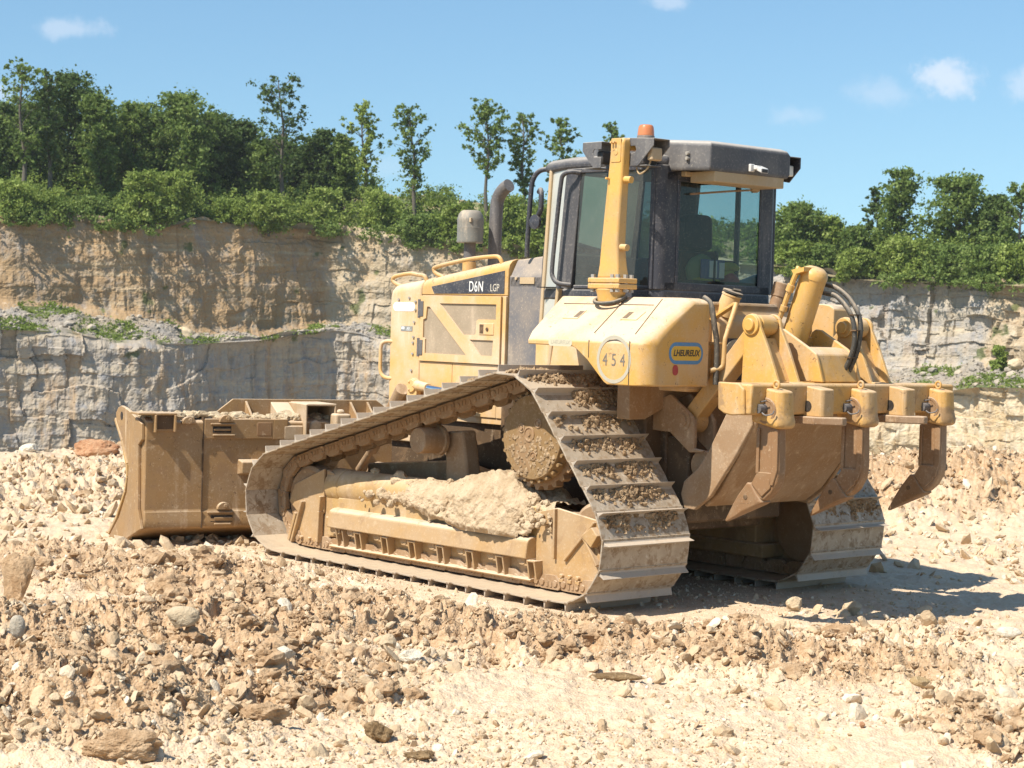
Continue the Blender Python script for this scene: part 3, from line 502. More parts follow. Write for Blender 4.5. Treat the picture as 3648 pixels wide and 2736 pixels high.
TREES = [(165, 160, 405, 165, D_, 'leaf_dark', 'tallest broad dark crown of the wood at the far left', 16), (215, 205, 405, 90, D_, 'leaf_mid', 'green rounded tree on the right flank of the tallest broad crown', 12), (15, 225, 405, 130, D_, 'leaf_dark', 'dark dense tree at the left edge of the photo behind the thin tall one', 18),
 (290, 222, 405, 105, D_, 'leaf_mid', 'mid-green tree just right of the dip after the tallest crown', 15), (345, 245, 405, 110, D_, 'leaf_dark', 'dark tree between the mid-green tree and the big domed one', 20), (400, 203, 405, 150, D_, 'leaf_mid', 'big domed light green tree in the middle of the wood', 14), (468, 246, 408, 110, D_, 'leaf_dark', 'dark rounded tree right of the big domed one', 17), (520, 262, 412, 95, D_, 'leaf_dark', 'lower dark tree at the right end of the wood, left of the tall lone one', 18),
 (-70, 235, 400, 140, D_, 'leaf_dark', 'dark tree beyond the left edge', 14), (90, 255, 405, 120, D_, 'leaf_dark', 'dark tree filling the wood under the tallest crown', 24), (250, 262, 405, 110, D_, 'leaf_dark', 'dark tree in the dip of the wood, behind the mid-green one', 26), (440, 280, 408, 120, D_, 'leaf_dark', 'dark tree deep in the wood behind the big domed crown', 28), (568, 305, 415, 90, D_, 'leaf_mid', 'low green tree at the left foot of the tall lone tree', 14),
 (700, 282, 430, 92, D_, 'leaf_dark', 'rounded dark tree right of the tall lone tree', 15), (746, 292, 430, 52, D_, 'leaf_mid', 'narrow green tree next to the rounded dark one', 12), (652, 318, 430, 90, D_, 'leaf_dark', 'low dark tree tucked behind the trunk of the tall lone tree', 18),
 (612, 162, 425, 135, 'open', 'leaf_dark', 'tall lone dark tree with a ragged open crown above the left cliff', 8), (50, 130, 390, 110, S_, 'leaf_mid', 'tall thin tree with a bare trunk, topmost at the left edge', 6), (108, 152, 390, 80, S_, 'leaf_dark', 'dark thin ragged tree beside the tall thin one at the left edge', 8),
 (790, 222, 450, 80, S_, 'leaf_bright', 'first of the row of thin trees, bright with a forked top', 6), (896, 228, 440, 88, S_, 'leaf_mid', 'second thin tree of the row with a dead branch on its left', 6), (1052, 216, 455, 118, 'umbrella', 'leaf_mid', 'tree with a bare lower trunk and spreading crown above the air cleaner', 5), (1132, 245, 440, 66, S_, 'leaf_mid', 'narrow tree right beside the spreading one, above the exhaust pipe', 7), (1216, 258, 440, 88, 'open', 'leaf_mid', 'airy tree left of the cab roof', 7), (1322, 266, 440, 48, S_, 'leaf_mid', 'tree of which only the tip shows beside the orange beacon', 8),
 (1722, 440, 562, 110, D_, 'leaf_mid', 'round bushy tree right beside the rear of the cab', 6), (1795, 468, 566, 80, D_, 'leaf_bright', 'lower bright bushy tree between the cab and the taller right trees', 8), (1888, 405, 585, 66, 'open', 'leaf_dark', 'grey-green sparse tree left of the pointed one', 12), (1942, 366, 590, 130, 'conic', 'leaf_mid', 'tall pointed tree on the right hill', 8), (2064, 380, 592, 150, D_, 'leaf_mid', 'broad full tree in the middle of the right hill', 9), (2148, 422, 596, 100, D_, 'leaf_dark', 'dark tree right of the broad full one', 12), (2206, 396, 604, 110, 'open', 'leaf_mid', 'loose-crowned tree at the right edge of the photo', 8), (2290, 400, 606, 130, D_, 'leaf_mid', 'tree beyond the right edge', 8), (1850, 490, 572, 70, D_, 'leaf_mid', 'low green tree under the grey-green sparse one', 5)]
for px, top, base, wd, kd, lf, lb, dY in TREES:
    if 0 <= px <= 2212: tree('tree', px, top, base, wd, kd, lf, lb, dY, 'trees standing above the quarry walls', dens=1.25 if kd == D_ else 1.)
SHR = [(28, 372, 466, 95, 'leaf_bright', 'shrub at the far left end of the left cliff top'), (118, 392, 474, 110, 'leaf_mid', 'dark broad shrub leaning over the left cliff edge'), (205, 398, 482, 105, 'leaf_mid', 'dark shrub above the pale rock lump of the cliff edge'), (300, 362, 486, 80, 'leaf_bright', 'pointed green shrub above the notch in the cliff edge'), (372, 352, 470, 110, 'leaf_bright', 'tall feathery shrub under the big domed tree'), (500, 392, 478, 95, 'leaf_bright', 'rounded shrub over the reddish part of the cliff edge'), (580, 388, 486, 90, 'leaf_bright', 'bright shrub at the foot of the tall lone tree'), (700, 400, 496, 100, 'leaf_bright', 'light green shrub where the cliff turns pale'), (812, 395, 505, 110, 'leaf_bright', 'shrub below the first thin tree of the row'), (905, 425, 522, 95, 'leaf_mid', 'dark shrub below the second thin tree'), (980, 415, 532, 90, 'leaf_bright', 'bright shrub left of the air cleaner'), (1100, 415, 542, 110, 'leaf_bright', 'bright shrub behind the exhaust pipe'), (1165, 430, 545, 80, 'leaf_bright', 'shrub between the exhaust pipe and the cab'),
       (1715, 512, 578, 80, 'leaf_bright', 'yellow-green shrub at the foot of the round tree beside the cab'), (1772, 520, 592, 60, 'leaf_mid', 'feathery dark shrub on the bare slope right of the cab'), (1848, 528, 580, 60, 'leaf_bright', 'low shrub on the slope under the pointed tree'), (1950, 500, 592, 110, 'leaf_bright', 'dense shrub in front of the pointed tree'), (1982, 556, 606, 50, 'leaf_bright', 'small bright shrub hanging on the edge of the right cliff'), (2050, 520, 598, 110, 'leaf_mid', 'dark shrub under the broad full tree'), (2135, 520, 600, 110, 'leaf_mid', 'dark shrub at right, in deep shade of the trees'), (2200, 515, 605, 90, 'leaf_bright', 'shrub at the right edge of the photo on the hill'), (1822, 548, 592, 40, 'leaf_bright', 'tiny shrub on the bare soil of the right slope'), (2158, 748, 790, 30, 'leaf_bright', 'small lone bush growing on the ledge of the right cliff')]
for i, (px, top, base, wd, lf, lb) in enumerate(SHR): tree('shrub', px, top + (0 if base > 700 else (18, 40, 28, 8)[i % 4] if px < 1200 else 10), base, wd, 'shrub', lf, lb, -1.5 if base > 700 else 1.5 + (i % 3), group='shrubs along the edge of the quarry', cat='shrub', size=.15, dens=1.5)
def undergrowth(lf, n, seed):
    g = np.random.default_rng(seed); cen = []; rad = []
    for i in range(n):
        px = g.uniform(-60, 1660) if g.random() < .72 else g.uniform(1640, 2300)
        top, _, _, Yc = [float(v) for v in wl_(px)]; d = g.uniform(2.0, 24) if px < 1500 else g.uniform(3, 20); Y = Yc + d; X, z = pxz(px, top, Yc); z += float(rise(px, d)) - .3; s = g.choice([g.uniform(.5, 1.2), g.uniform(1., 2.4)]) * (1 if px < 1500 else .75); X *= Y / Yc
        for _ in range(16): cen.append((X + g.normal() * s * .55, Y + g.normal() * s * .5, z + s * g.uniform(.05, 1.25))); rad.append(s * g.uniform(.3, .55))
    V_, F_, ti = leaves(np.array(cen), np.array(rad), 34, .14, g); return tag(rawmesh('undergrowth', V_, F_, lf, None, False, [('tint', 'FACE', ti)]), kind='stuff')
def overhang():
    g = np.random.default_rng(33); cen = []; rad = []
    for i in range(260):
        px = g.uniform(-40, 1350) if g.random() < .75 else g.uniform(1690, 2240)
        top, _, _, Yc = [float(v) for v in wl_(px)]; X, z = pxz(px, top, Yc)
        if g.random() < .35 + .5 * math.sin(px * .021 + 2 * math.sin(px * .006)): cen += [(X + g.normal() * .6, Yc + g.uniform(-1.5, 1.0), z + g.uniform(-.9, .5)) for _ in range(6)]; rad += [g.uniform(.2, .5) for _ in range(6)]
    V_, F_, ti = leaves(np.array(cen), np.array(rad), 26, .13, g); return tag(rawmesh('edge_weeds', V_, F_, 'leaf_mid', None, False, [('tint', 'FACE', ti)]), kind='stuff')
def wood():    # the rest of the wood, deep in shade behind the front trees
    g = np.random.default_rng(44); cen = []; rad = []
    for i in range(900):
        px = g.uniform(-80, 770); top = np.interp(px, [-80, 0, 110, 165, 230, 290, 400, 470, 560, 660, 770], [250, 236, 215, 192, 236, 248, 228, 262, 305, 312, 345]) + 14 * math.sin(px * .09); _, _, _, Yc = [float(v) for v in wl_(px)]; Y = Yc + g.uniform(27, 36)
        y = top + (410 - top) * g.random() ** 1.3; X, z = pxz(px, y, Y); cen.append((X, Y, z)); rad.append(g.uniform(.7, 1.5))
    V_, F_, ti = leaves(np.array(cen), np.array(rad), 60, .2, g); return tag(rawmesh('wood', V_, F_, 'leaf_dark', None, False, [('tint', 'FACE', ti)]), kind='stuff')
wood(); overhang(); undergrowth('leaf_mid', 270, 3); undergrowth('leaf_bright', 340, 4); undergrowth('leaf_dark', 60, 5)

def scree():    # broken stone and weeds lying on the ledges
    V0, F0 = ico(1); n = 4200; g = np.random.default_rng(21); px = g.uniform(-200, 2400, n); k = g.random(n) ** 1.3 * .9 + .03; X, Y, Z = benchf(px, k)
    Z = Z + (fbm(np.stack([X, Y, X * 0 + 3], 1), .22, 3) * 1.3 + fbm(np.stack([X, Y, X * 0 + 3], 1), .9, 4, .6) * .6) * sst(k, 0, .1) * sst(k, 1, .9)
    r_ = .07 * (1 - g.random(n) * (1 - (.07 / .45) ** 2.)) ** (-1 / 2.); var = np.array([V0 * (1 + .5 * fbm(V0 + j * 3., 1.4, 2))[:, None] * np.array([1.2, 1, .7]) for j in range(10)])
    P = var[g.integers(0, 10, n)] * r_[:, None, None] + np.stack([X, Y, Z + r_ * .3], 1)[:, None]; F_ = (F0[None] + (np.arange(n) * len(V0))[:, None, None]).reshape(-1, 3)
    tag(rawmesh('scree', P.reshape(-1, 3), F_, 'scree_stone', None, False, [('tint', 'FACE', np.repeat(g.random(n), len(F0)))]), kind='stuff')
    n = 9000; px = g.uniform(-200, 2400, n); k = g.random(n) * .95; X, Y, Z = benchf(px, k); q_ = np.stack([X, Y, X * 0 + 3], 1); Z = Z + (fbm(q_, .22, 3) * 1.3 + fbm(q_, .9, 4, .6) * .6) * sst(k, 0, .1) * sst(k, 1, .9)
    ok = fbm(q_ + 5, .3, 4) > .06; cen = np.stack([X, Y, Z + .1], 1)[ok]; V_, F_, ti = leaves(cen, np.full(len(cen), .35), 9, .11, g); tag(rawmesh('grass', V_, F_, 'leaf_bright', None, False, [('tint', 'FACE', ti * .6)]), kind='stuff')
t = NT('scree_stone'); a = t.attr('tint').outputs['Fac']; n = t.noise(2, 5); c = t.mix(a, (.24, .215, .185), (.42, .35, .26)); t.fin(t.mix(t.ramp(n, .4, .7, 0, .6), c, (.40, .35, .28)), .95, 0, .1)
scree()

coated('worn_steel', (.42, .36, .29), .36, .3, .45, mud=.5, streak=.1)
coated('mud_hub', (.25, .15, .06), .30, .3, .8, mud=.7)
coated('frame_paint', (.42, .26, .095), .52, .5, .75, mud=.5)
coated('rail_paint', (.40, .24, .095), .42, .75, .6, mud=.45, streak=.1)
plain('decal_faded_pale', (.66, .64, .58), .6)
coated('roof_plastic', (.085, .083, .086), .36, .75, .6, streak=.12, dust=(.47, .42, .36))
coated('fender_paint', YEL, .74, .75, .5, streak=.42, var=.06, chips=1)
plain('sticker_faded', (.52, .47, .33), .7)
plain('dark_hole', (.02, .014, .01), .9)
clod('clod_pale', (.46, .35, .22), (.60, .48, .32))
coated('blade_pale', (.30, .19, .085), .75, .6, .7, streak=.2)

# ------------------------------------------------------------------ the bulldozer
DZ = empty('bulldozer'); DZ.matrix_world = MW
tag(DZ, 'dusty yellow tracked bulldozer with a black cab, front blade and three-shank rear ripper', 'bulldozer')
def P_(name, mb, mat, par=None, bevel=0., **k): return mb.build(name, mat, par or DZ, bevel, **k)
def mirror(o, name=None, par=None):     # the same part on the other side of the machine
    c_ = o.copy(); c_.data = o.data.copy(); C.objects.link(c_); c_.parent = par or o.parent
    c_.data.transform(Matrix.Scale(-1, 4, (0, 1, 0))); c_.data.flip_normals(); return c_
# --- tracks: a belt round front idler, sprocket and rear idler
CIR = [((3.02, .47), .40), ((.35, 1.14), .46), ((-.29, .47), .40)]
def belt():
    pts = []; n = len(CIR)
    tang = []
    for i in range(n):
        (a, ra), (b, rb) = CIR[i], CIR[(i + 1) % n]; a = np.array(a); b = np.array(b); d = b - a; D = np.hypot(*d); th = math.atan2(d[1], d[0]); ph = math.acos((ra - rb) / D)
        an = th - ph; tang.append((a + ra * np.array([math.cos(an), math.sin(an)]), b + rb * np.array([math.cos(an), math.sin(an)]), an))
    # going front idler -> sprocket -> rear idler -> front idler, outside of the triangle is on the right-hand side
    for i in range(n):
        p, q_, an = tang[i]; c_, r_ = CIR[(i + 1) % n]; c_ = np.array(c_); an2 = tang[(i + 1) % n][2]
        while an2 < an: an2 += 2 * math.pi
        m = max(2, int(np.hypot(*(q_ - p)) / .02)); pts += [p + (q_ - p) * k / m for k in range(m)]
        m = max(2, int(r_ * (an2 - an) / .02)); pts += [c_ + r_ * np.array([math.cos(an + (an2 - an) * k / m), math.sin(an + (an2 - an) * k / m)]) for k in range(m)]
    return np.array(pts)
BP = belt(); BS = np.r_[0, np.cumsum(np.hypot(*np.diff(np.r_[BP, BP[:1]], axis=0).T))]; BL = BS[-1]; NSH = round(BL / .203); PITCH_ = BL / NSH
def bp_at(s):
    s = s % BL; Q = np.r_[BP, BP[:1]]; return np.array([np.interp(s, BS, Q[:, 0]), np.interp(s, BS, Q[:, 1])])
s0 = min(range(0, int(BL * 1000)), key=lambda k: np.hypot(*(bp_at(k / 1000) - np.array([2.878, .07])))) / 1000
def shoe_mesh():
    q = MB(); L_ = PITCH_; hw = .42; pr = [(-.018, .018), (.012, .018), (.028, .002), (L_ * .66, 0), (L_ * .74, -.012), (L_ * .755, -.062), (L_ * .80, -.066), (L_ * .825, -.012), (L_ * .98, -.004), (L_ * .98, .012), (L_ * .6, .014), (.03, .016), (.012, .030), (-.018, .030)]
    # plate, then grouser set in a little from both ends
    plate = [(-.006, .004), (.020, .004), (.05, .0), (L_ * .975, -.003), (L_ * .975, .009), (.055, .011), (.022, .015), (-.006, .015)]
    q.prism(plate, 'y', -hw, hw)
    a, b = L_ * .755, L_ * .845
    base = [(a - .022, .003), (a, -.010), (a + .005, -.057), (b - .010, -.057), (b, -.010), (b + .02, .003)]; e = hw - .012
    q.cur = 1; q.loft([[(x, y * 1., z) for x, z in base] for y in (-e, -e + .03, e - .03, e)]); return q
SH0 = None
def track(sgn):
    y = 1.08 * sgn; ch = MB(); T_ = [bp_at(s0 - k * PITCH_) for k in range(NSH)]
    inn = []
    for k in range(NSH):    # chain links just inside the shoes
        a = bp_at(s0 - k * PITCH_); b = bp_at(s0 - (k + 1) * PITCH_); d = unit(b - a); nrm = np.array([d[1], -d[0]]); cc = (a + b) / 2
        if (cc - np.array([1.2, .6])) @ nrm > 0: nrm = -nrm
        for yy_ in (-.085, .085):
            oo = .012 if k % 2 else 0.; prof = [(-.108, .035), (-.108, .075), (-.07, .125), (.05, .128), (.098, .09), (.112, .05), (.09, .028), (-.08, .028)]
            ch.prism([tuple(cc + d * u * .98 + nrm * v) for u, v in prof], 'y', y + yy_ - .02 + oo * np.sign(yy_), y + yy_ + .02 + oo * np.sign(yy_))
            yo = y + yy_ + (.02 + oo) * (1 if yy_ > 0 else -1)
            for u in (-.072, .060):
                p = cc + d * u + nrm * .072; ch.cyl((p[0], yo - .004, p[1]), (p[0], yo + .010 * (1 if yy_ > 0 else -1), p[1]), .026, .022, 10)
            p = cc + nrm * .062; 
            for u in (-.02, .018): p2 = p + d * u; ch.box(p2[0] - .011, p2[0] + .011, min(yo, yo + .006 * np.sign(yy_)), max(yo, yo + .006 * np.sign(yy_)), p2[1] - .017, p2[1] + .017)
        p = a + nrm * .075; ch.cyl((p[0], y - .1, p[1]), (p[0], y + .1, p[1]), .03, n=10)
    o = P_('track', ch, 'undercarriage', smooth=30)
    global SH0
    for k in range(NSH):
        if SH0 is None: SH0 = shoe_mesh().build('track_shoe', ['shoe_steel', 'worn_steel'], o, .004); s = SH0
        else: s = SH0.copy(); C.objects.link(s); s.parent = o
        a = bp_at(s0 - k * PITCH_); b = bp_at(s0 - (k + 1) * PITCH_); d = unit(b - a); nrm = np.array([d[1], -d[0]]); cc = (a + b) / 2
        if (cc - np.array([1.2, .6])) @ nrm > 0: nrm = -nrm
        s.matrix_basis = Matrix(((d[0], 0, nrm[0], a[0]), (0, 1 if sgn > 0 else 1, 0, y), (d[1], 0, nrm[1], a[1]), (0, 0, 0, 1)))
    # mud caught behind the grousers on the way down at the rear
    g = np.random.default_rng(4 + sgn); v0, f0 = ico(1); VV = []
    for k in range(NSH):
        a = bp_at(s0 - k * PITCH_); b = bp_at(s0 - (k + 1) * PITCH_); d = unit(b - a); nrm = np.array([d[1], -d[0]]); cc = (a + b) / 2
        if (cc - np.array([1.2, .6])) @ nrm > 0: nrm = -nrm
        if not (-.72 < cc[0] < .75 and cc[1] > .5): continue
        tf = PITCH_ * .74; n = int(g.uniform(500, 900)); cy = g.uniform(-.10, .14); yy_ = np.concatenate([g.normal(cy, .12, n), g.normal(cy - .2, .07, n // 3), g.uniform(-.33, .36, n // 4)]); u = tf - np.abs(g.normal(0, .042, len(yy_))); lump = fbm(np.stack([yy_, u, u * 0 + k], 1), 9, 3); ok = (np.abs(yy_) < .37) & (u > .02) & (lump > -.25); yy_, u, lump = yy_[ok], u[ok], lump[ok]
        r_ = np.clip(.004 + g.exponential(.0045, len(u)), 0, .022); ou = np.maximum(0, .03 * (u / tf) ** 3 * (lump + .4)) + r_ * .2; px_ = a[None] + d[None] * u[:, None] - nrm[None] * ou[:, None]
        P = v0[None] * r_[:, None, None] * (1 + .35 * g.normal(size=(len(u), len(v0), 1))); P = P + np.stack([px_[:, 0], y + yy_, px_[:, 1]], 1)[:, None]; VV.append(P.reshape(-1, 3))
    VV = np.concatenate(VV); F_ = (f0[None] + (np.arange(len(VV) // len(v0)) * len(v0))[:, None, None]).reshape(-1, 3); rawmesh('caked_mud', VV, F_, 'shoe_mud', o)['kind'] = 'stuff'
    return o
for sg in (1, -1): track(sg)
def side(fn):   # build a left part with its sub-parts, then the same on the right
    a = fn(); b = mirror(a)
    for ch in list(a.children): mirror(ch, par=b)
    return a
def sprocket():
    q = MB(); c0 = (.35, 1.0, 1.14); n = 25
    ring = []
    for i in range(n):
        for da, r_ in ((-.32, .345), (-.16, .375), (.16, .375), (.32, .345)): a = 2 * math.pi * (i + da) / n; ring.append((c0[0] + r_ * math.cos(a), c0[2] + r_ * math.sin(a)))
    q.prism(ring, 'y', 1.045, 1.115); q.lathe((.35, .55, 1.14), (0, 1, 0), [(.0, 0), (.27, 0), (.29, .1), (.29, .48), (.0, .5)], 32)
    o = P_('sprocket', q, 'undercarriage', smooth=30)
    q = MB(); q.lathe((.35, 1.10, 1.14), (0, 1, 0), [(0, 0), (.315, 0), (.318, .05), (.30, .075), (.30, .095), (.292, .105), (.0, .108)], 44)
    for i in range(26):
        a = 2 * math.pi * (i + .5) / 26; x, z = .35 + .312 * math.cos(a), 1.14 + .312 * math.sin(a); q.cyl((x, 1.15, z), (x, 1.19, z), .017, .014, 8)
    P_('hub_cover', q, 'mud_hub', o, smooth=40)
    g = np.random.default_rng(2)
    for i, (dx, dz) in enumerate(((-.10, .06), (.07, .10), (.03, -.13), (-.02, .02))):
        q = MB(); r_ = .055 if i == 3 else .033; q.lathe((.35 + dx * -1, 1.205, 1.14 + dz), (0, 1, 0), [(r_, 0), (r_, .008), (r_ * .8, .010), (r_ * .72, .003), (.0, .002)], 16); q.cyl((.35 - dx, 1.2, 1.14 + dz), (.35 - dx, 1.216, 1.14 + dz), .015, n=6); P_('bolt', q, 'undercarriage', o, smooth=30)
    q = MB(); v0, f0 = ico(1)
    for i in range(230):
        a = g.uniform(0, 6.28); r_ = .28 * g.random() ** .5; 
        if math.sin(a) * r_ > .02 + .05 * g.normal(): continue
        rr = g.uniform(.005, .016); q.add(v0 * rr * np.array([1.3, .6, 1.3]) * (1 + .3 * g.normal(size=(len(v0), 1))) + np.array([.35 + r_ * math.cos(a), 1.207, 1.14 + r_ * math.sin(a)]), f0.tolist())
    P_('caked_mud', q, 'shoe_mud', o, smooth=0)['kind'] = 'stuff'; return o
side(sprocket)
def wheel(name, x, z, r_):
    q = MB(); q.lathe((x, 1.0, z), (0, 1, 0), [(0, 0), (r_ * .9, 0), (r_, .02), (r_, .14), (r_ * .9, .16), (r_ * .7, .15), (r_ * .4, .13), (.09, .15), (.0, .17)], 36); return P_(name, q, 'undercarriage', smooth=40)
side(lambda: wheel('idler', 3.02, .47, .27)); side(lambda: wheel('idler', -.29, .47, .27))
def carrier():
    q = MB(); q.lathe((1.615, .93, 1.035), (0, 1, 0), [(.0, 0), (.07, 0), (.07, .04), (.115, .045), (.115, .075), (.098, .08), (.098, .255), (.092, .265), (.06, .268), (.0, .262)], 28)
    o = P_('carrier_roller', q, 'undercarriage', smooth=40)
    q = MB(); q.prism([(1.40, 1.12), (1.60, 1.10), (1.58, .66), (1.36, .62), (1.33, .80)], 'y', .80, .94); P_('bracket', q, 'undercarriage', o, .02); return o
side(carrier)
def frame():
    q = MB(); q.prism([(.10, .62), (.30, .66), (1.50, .60), (2.70, .52), (2.70, .30), (.10, .30)], 'y', .93, 1.17); q.box(.0, 2.75, .9, 1.17, .20, .31)
    o = P_('track_frame', q, 'frame_paint', None, .015)
    q = MB(); q.cyl((1.35, 1.06, .61), (2.74, 1.06, .60), .135, .135, 28); q.cyl((2.60, 1.06, .60), (2.76, 1.06, .60), .142, n=28); P_('recoil_housing', q, 'frame_paint', o, .008, smooth=40)
    q = MB(); prof = [(1.15, .445), (1.215, .44), (1.245, .425), (1.258, .40), (1.272, .292), (1.19, .285), (1.15, .29)]; q.prism(prof, 'x', .305, 2.615); q.box(2.62, 2.66, 1.19, 1.25, .30, .37); P_('roller_guard', q, 'rail_paint', o, .008)
    q = MB(); q.box(.30, 2.62, 1.155, 1.168, .14, .29); q.prism([(1.16, .158), (1.225, .150), (1.235, .142), (1.225, .130), (1.16, .132)], 'x', .29, 2.63)
    for k in range(7):
        xc = 2.34 - .33 * k
        for dx in (-.125, -.055, ) if k % 2 == 0 else (-.125, -.055): q.prism([(1.165, .285), (1.256, .285), (1.228, .152), (1.165, .152)], 'x', xc + dx - .007, xc + dx + .007)
        q.box(xc - .135, xc - .045, 1.20, 1.255, .272, .284)
    for dx in (.10, .18): q.prism([(1.165, .285), (1.256, .285), (1.228, .152), (1.165, .152)], 'x', 2.34 + dx - .005, 2.34 + dx + .005)
    P_('guide_guard', q, 'rail_paint', o, .003)
    for k in range(8):
        q = MB(); xc = 2.34 - .33 * k if k < 7 else 2.555; q.prism([(xc - .062, .289), (xc + .06, .289), (xc + .062, .262), (xc + .04, .243), (xc - .035, .237), (xc - .06, .252)], 'y', 1.17, 1.235); q.lathe((xc, 1.235, .268), (0, 1, 0), [(.022, 0), (.022, .004), (.015, .004), (.012, .001), (0, .001)], 14); P_('roller_cap', q, 'rail_paint', o, .005)
    q = MB()
    for k in range(8): xc = 2.50 - .31 * k; q.lathe((xc, .96, .205), (0, 1, 0), [(0, 0), (.10, 0), (.10, .05), (.08, .06), (.08, .18), (0, .18)], 20)
    P_('track_roller', q, 'undercarriage', o, smooth=40)
    q = MB(); pl = [(2.775, .735), (3.12, .603), (3.17, .575), (3.235, .44), (3.105, .353), (3.175, .153), (3.09, .115), (2.785, .150), (2.81, .355), (2.768, .394)]
    q.prism(pl, 'y', 1.165, 1.19); q.bar((3.10, 1.20, .36), (3.185, 1.20, .13), .03, .06); q.bar((3.02, 1.205, .46), (3.15, 1.205, .12), .022, .05); q.bar((2.775, 1.205, .52), (2.79, 1.205, .40), .022, .05); q.bar((2.79, 1.205, .40), (2.80, 1.205, .15), .022, .05); q.prism([(2.768, .73), (2.66, .70), (2.66, .22), (2.80, .16), (2.81, .355), (2.768, .394)], 'y', 1.12, 1.168)
    for x in (2.83, 2.93, 3.04): q.cyl((x, 1.185, .165), (x, 1.215, .165), .016, n=6)
    P_('front_guard', q, 'rail_paint', o, .006)
    q = MB(); q.prism([(.30, .62), (.10, .664), (-.29, .615), (-.36, .56), (-.385, .51), (-.30, .43), (-.375, .31), (-.32, .19), (-.02, .165), (.30, .15), (.30, .30)], 'y', 1.15, 1.175)
    q.bar((-.005, 1.185, .31), (-.29, 1.185, .60), .018, .03); q.bar((.10, 1.187, .66), (.095, 1.187, .31), .018, .035); q.prism([(-.20, .50), (-.30, .57), (-.36, .515), (-.30, .43)], 'y', 1.172, 1.23); q.bar((-.20, 1.195, .50), (-.345, 1.195, .31), .02, .05)
    for x in (.02, -.06, -.14): q.cyl((x, 1.17, .20), (x, 1.2, .20), .018, n=6); q.box(x - .02, x + .02, 1.17, 1.195, .155, .185)
    P_('rear_guard', q, 'rail_paint', o, .005)
    # dried mud lying on the frame
    nx, ny = 420, 110; g = np.linspace(0, 1, ny); xs = np.linspace(.13, 2.60, nx); XX, GG = np.meshgrid(xs, g, indexing='ij'); XX = XX.ravel(); GG = GG.ravel()
    topz = np.interp(XX, [.1, .25, .45, .62, .75, 1.0, 1.3, 1.7, 2.1, 2.62], [.62, .64, .71, .785, .81, .77, .72, .695, .665, .62]); nn = np.stack([XX, GG * .6, XX * 0], 1)
    rim = np.interp(XX, [.1, .25, .34, .5, 1.0, 1.35, 1.75, 2.1, 2.6], [.63, .61, .45, .43, .45, .50, .585, .61, .60]) + .05 * fbm(nn + 21, 3, 4); t2 = np.clip((GG - .42) / .58, 0, 1)
    Yg = np.where(GG < .42, .86 + GG / .42 * .29, 1.15 + .11 * t2); Zg = topz + (.425 - topz) * t2
    ht = .5 + fbm(nn, 3.2, 6, .58); rdg = 1 - np.abs(fbm(nn + 7, 6.5, 5, .6)); thick = .035 + .06 * sst(XX, 1.6, .7); off = thick * (1.3 * ht - .25) + .030 * (rdg ** 2 - .5) + .010 * fbm(nn + 3, 26, 3)
    lower = sst(Zg, rim + .02, rim - .05); off = off - lower * (.05 + .05 * sst(fbm(nn + 15, 7, 4), -.1, .25)) * sst(t2, .02, .2) - .09 * sst(XX, 1.9, 2.5) * (1 - t2)
    kx = sst(t2, 0, .35); Yg = Yg + off * kx; Zg = Zg + off * (1 - .8 * kx)
    i_ = np.arange(nx * ny).reshape(nx, ny); F_ = np.stack([i_[:-1, :-1], i_[1:, :-1], i_[1:, 1:], i_[:-1, 1:]], -1).reshape(-1, 4); F_ = F_[~((off[F_[:, 0]] < -.012) & (t2[F_[:, 0]] > .12))]
    rawmesh('caked_mud', np.stack([XX, Yg, Zg], 1), F_, 'mud_cake', o, True)['kind'] = 'stuff'
    q = MB(); v0, f0 = ico(3); gr = np.random.default_rng(9)
    q = MB(); v1, f1 = ico(2); gr = np.random.default_rng(19)
    for i in range(240):
        x = gr.choice([gr.uniform(.15, 1.2), gr.uniform(.2, 2.3)]); rr = .008 + abs(gr.normal(0, .014)); tz = float(np.interp(x, [.1, .25, .45, .62, .75, 1.0, 1.3, 1.7, 2.1, 2.62], [.64, .66, .71, .785, .81, .77, .72, .695, .665, .62])); u = gr.random() ** 1.5; q.add(v1 * rr * (1 + .5 * fbm(v1 + i, 1.6, 3)[:, None]) + np.array([x, 1.12 + .13 * u, tz + .03 - (tz - .45) * u * .8]), f1.tolist())
    P_('loose_dirt', q, 'mud_cake', o, smooth=0)['kind'] = 'stuff'
    for x, y, z, r_ in ((1.93, 1.10, .70, .075), (2.02, 1.19, .60, .05), (1.72, 1.14, .69, .04), (1.55, 1.10, .72, .045), (2.28, 1.06, .74, .04)):
        q = MB(); q.add(v0 * (1 + .6 * fbm(v0 + x * 9, 1.9, 5)[:, None]) * r_ * np.array([1.2, .9, .9]) + np.array([x, y, z]), f0.tolist()); P_('mud_lump', q, 'mud_cake', o, smooth=30)
    return o
side(frame)
# --- main case, belly and drive housing between the tracks
q = MB(); q.box(-.30, 1.45, -.52, .52, .50, 1.50); q.prism([(1.4, .62), (2.85, .62), (2.85, 1.20), (1.4, 1.55)], 'y', -.46, .46); q.box(-.50, .05, -.50, .50, .58, 1.18); q.box(-.25, .55, -.68, .68, .98, 1.52)
P_('main_case', q, 'dark_case', None, .02)
q = MB(); q.box(-.44, -.30, -.40, .40, 1.0, 1.40); q.box(-.31, -.25, -.5, .5, 1.40, 1.54); [q.prism([(.94 * k, 1.54), (.48 * k, 1.54), (.48 * k, 1.42), (.78 * k, 1.30), (.94 * k, 1.30)], 'x', -.34, -.22) for k in (1, -1)]; P_('drive_housing', q, 'undercarriage', None, .006)
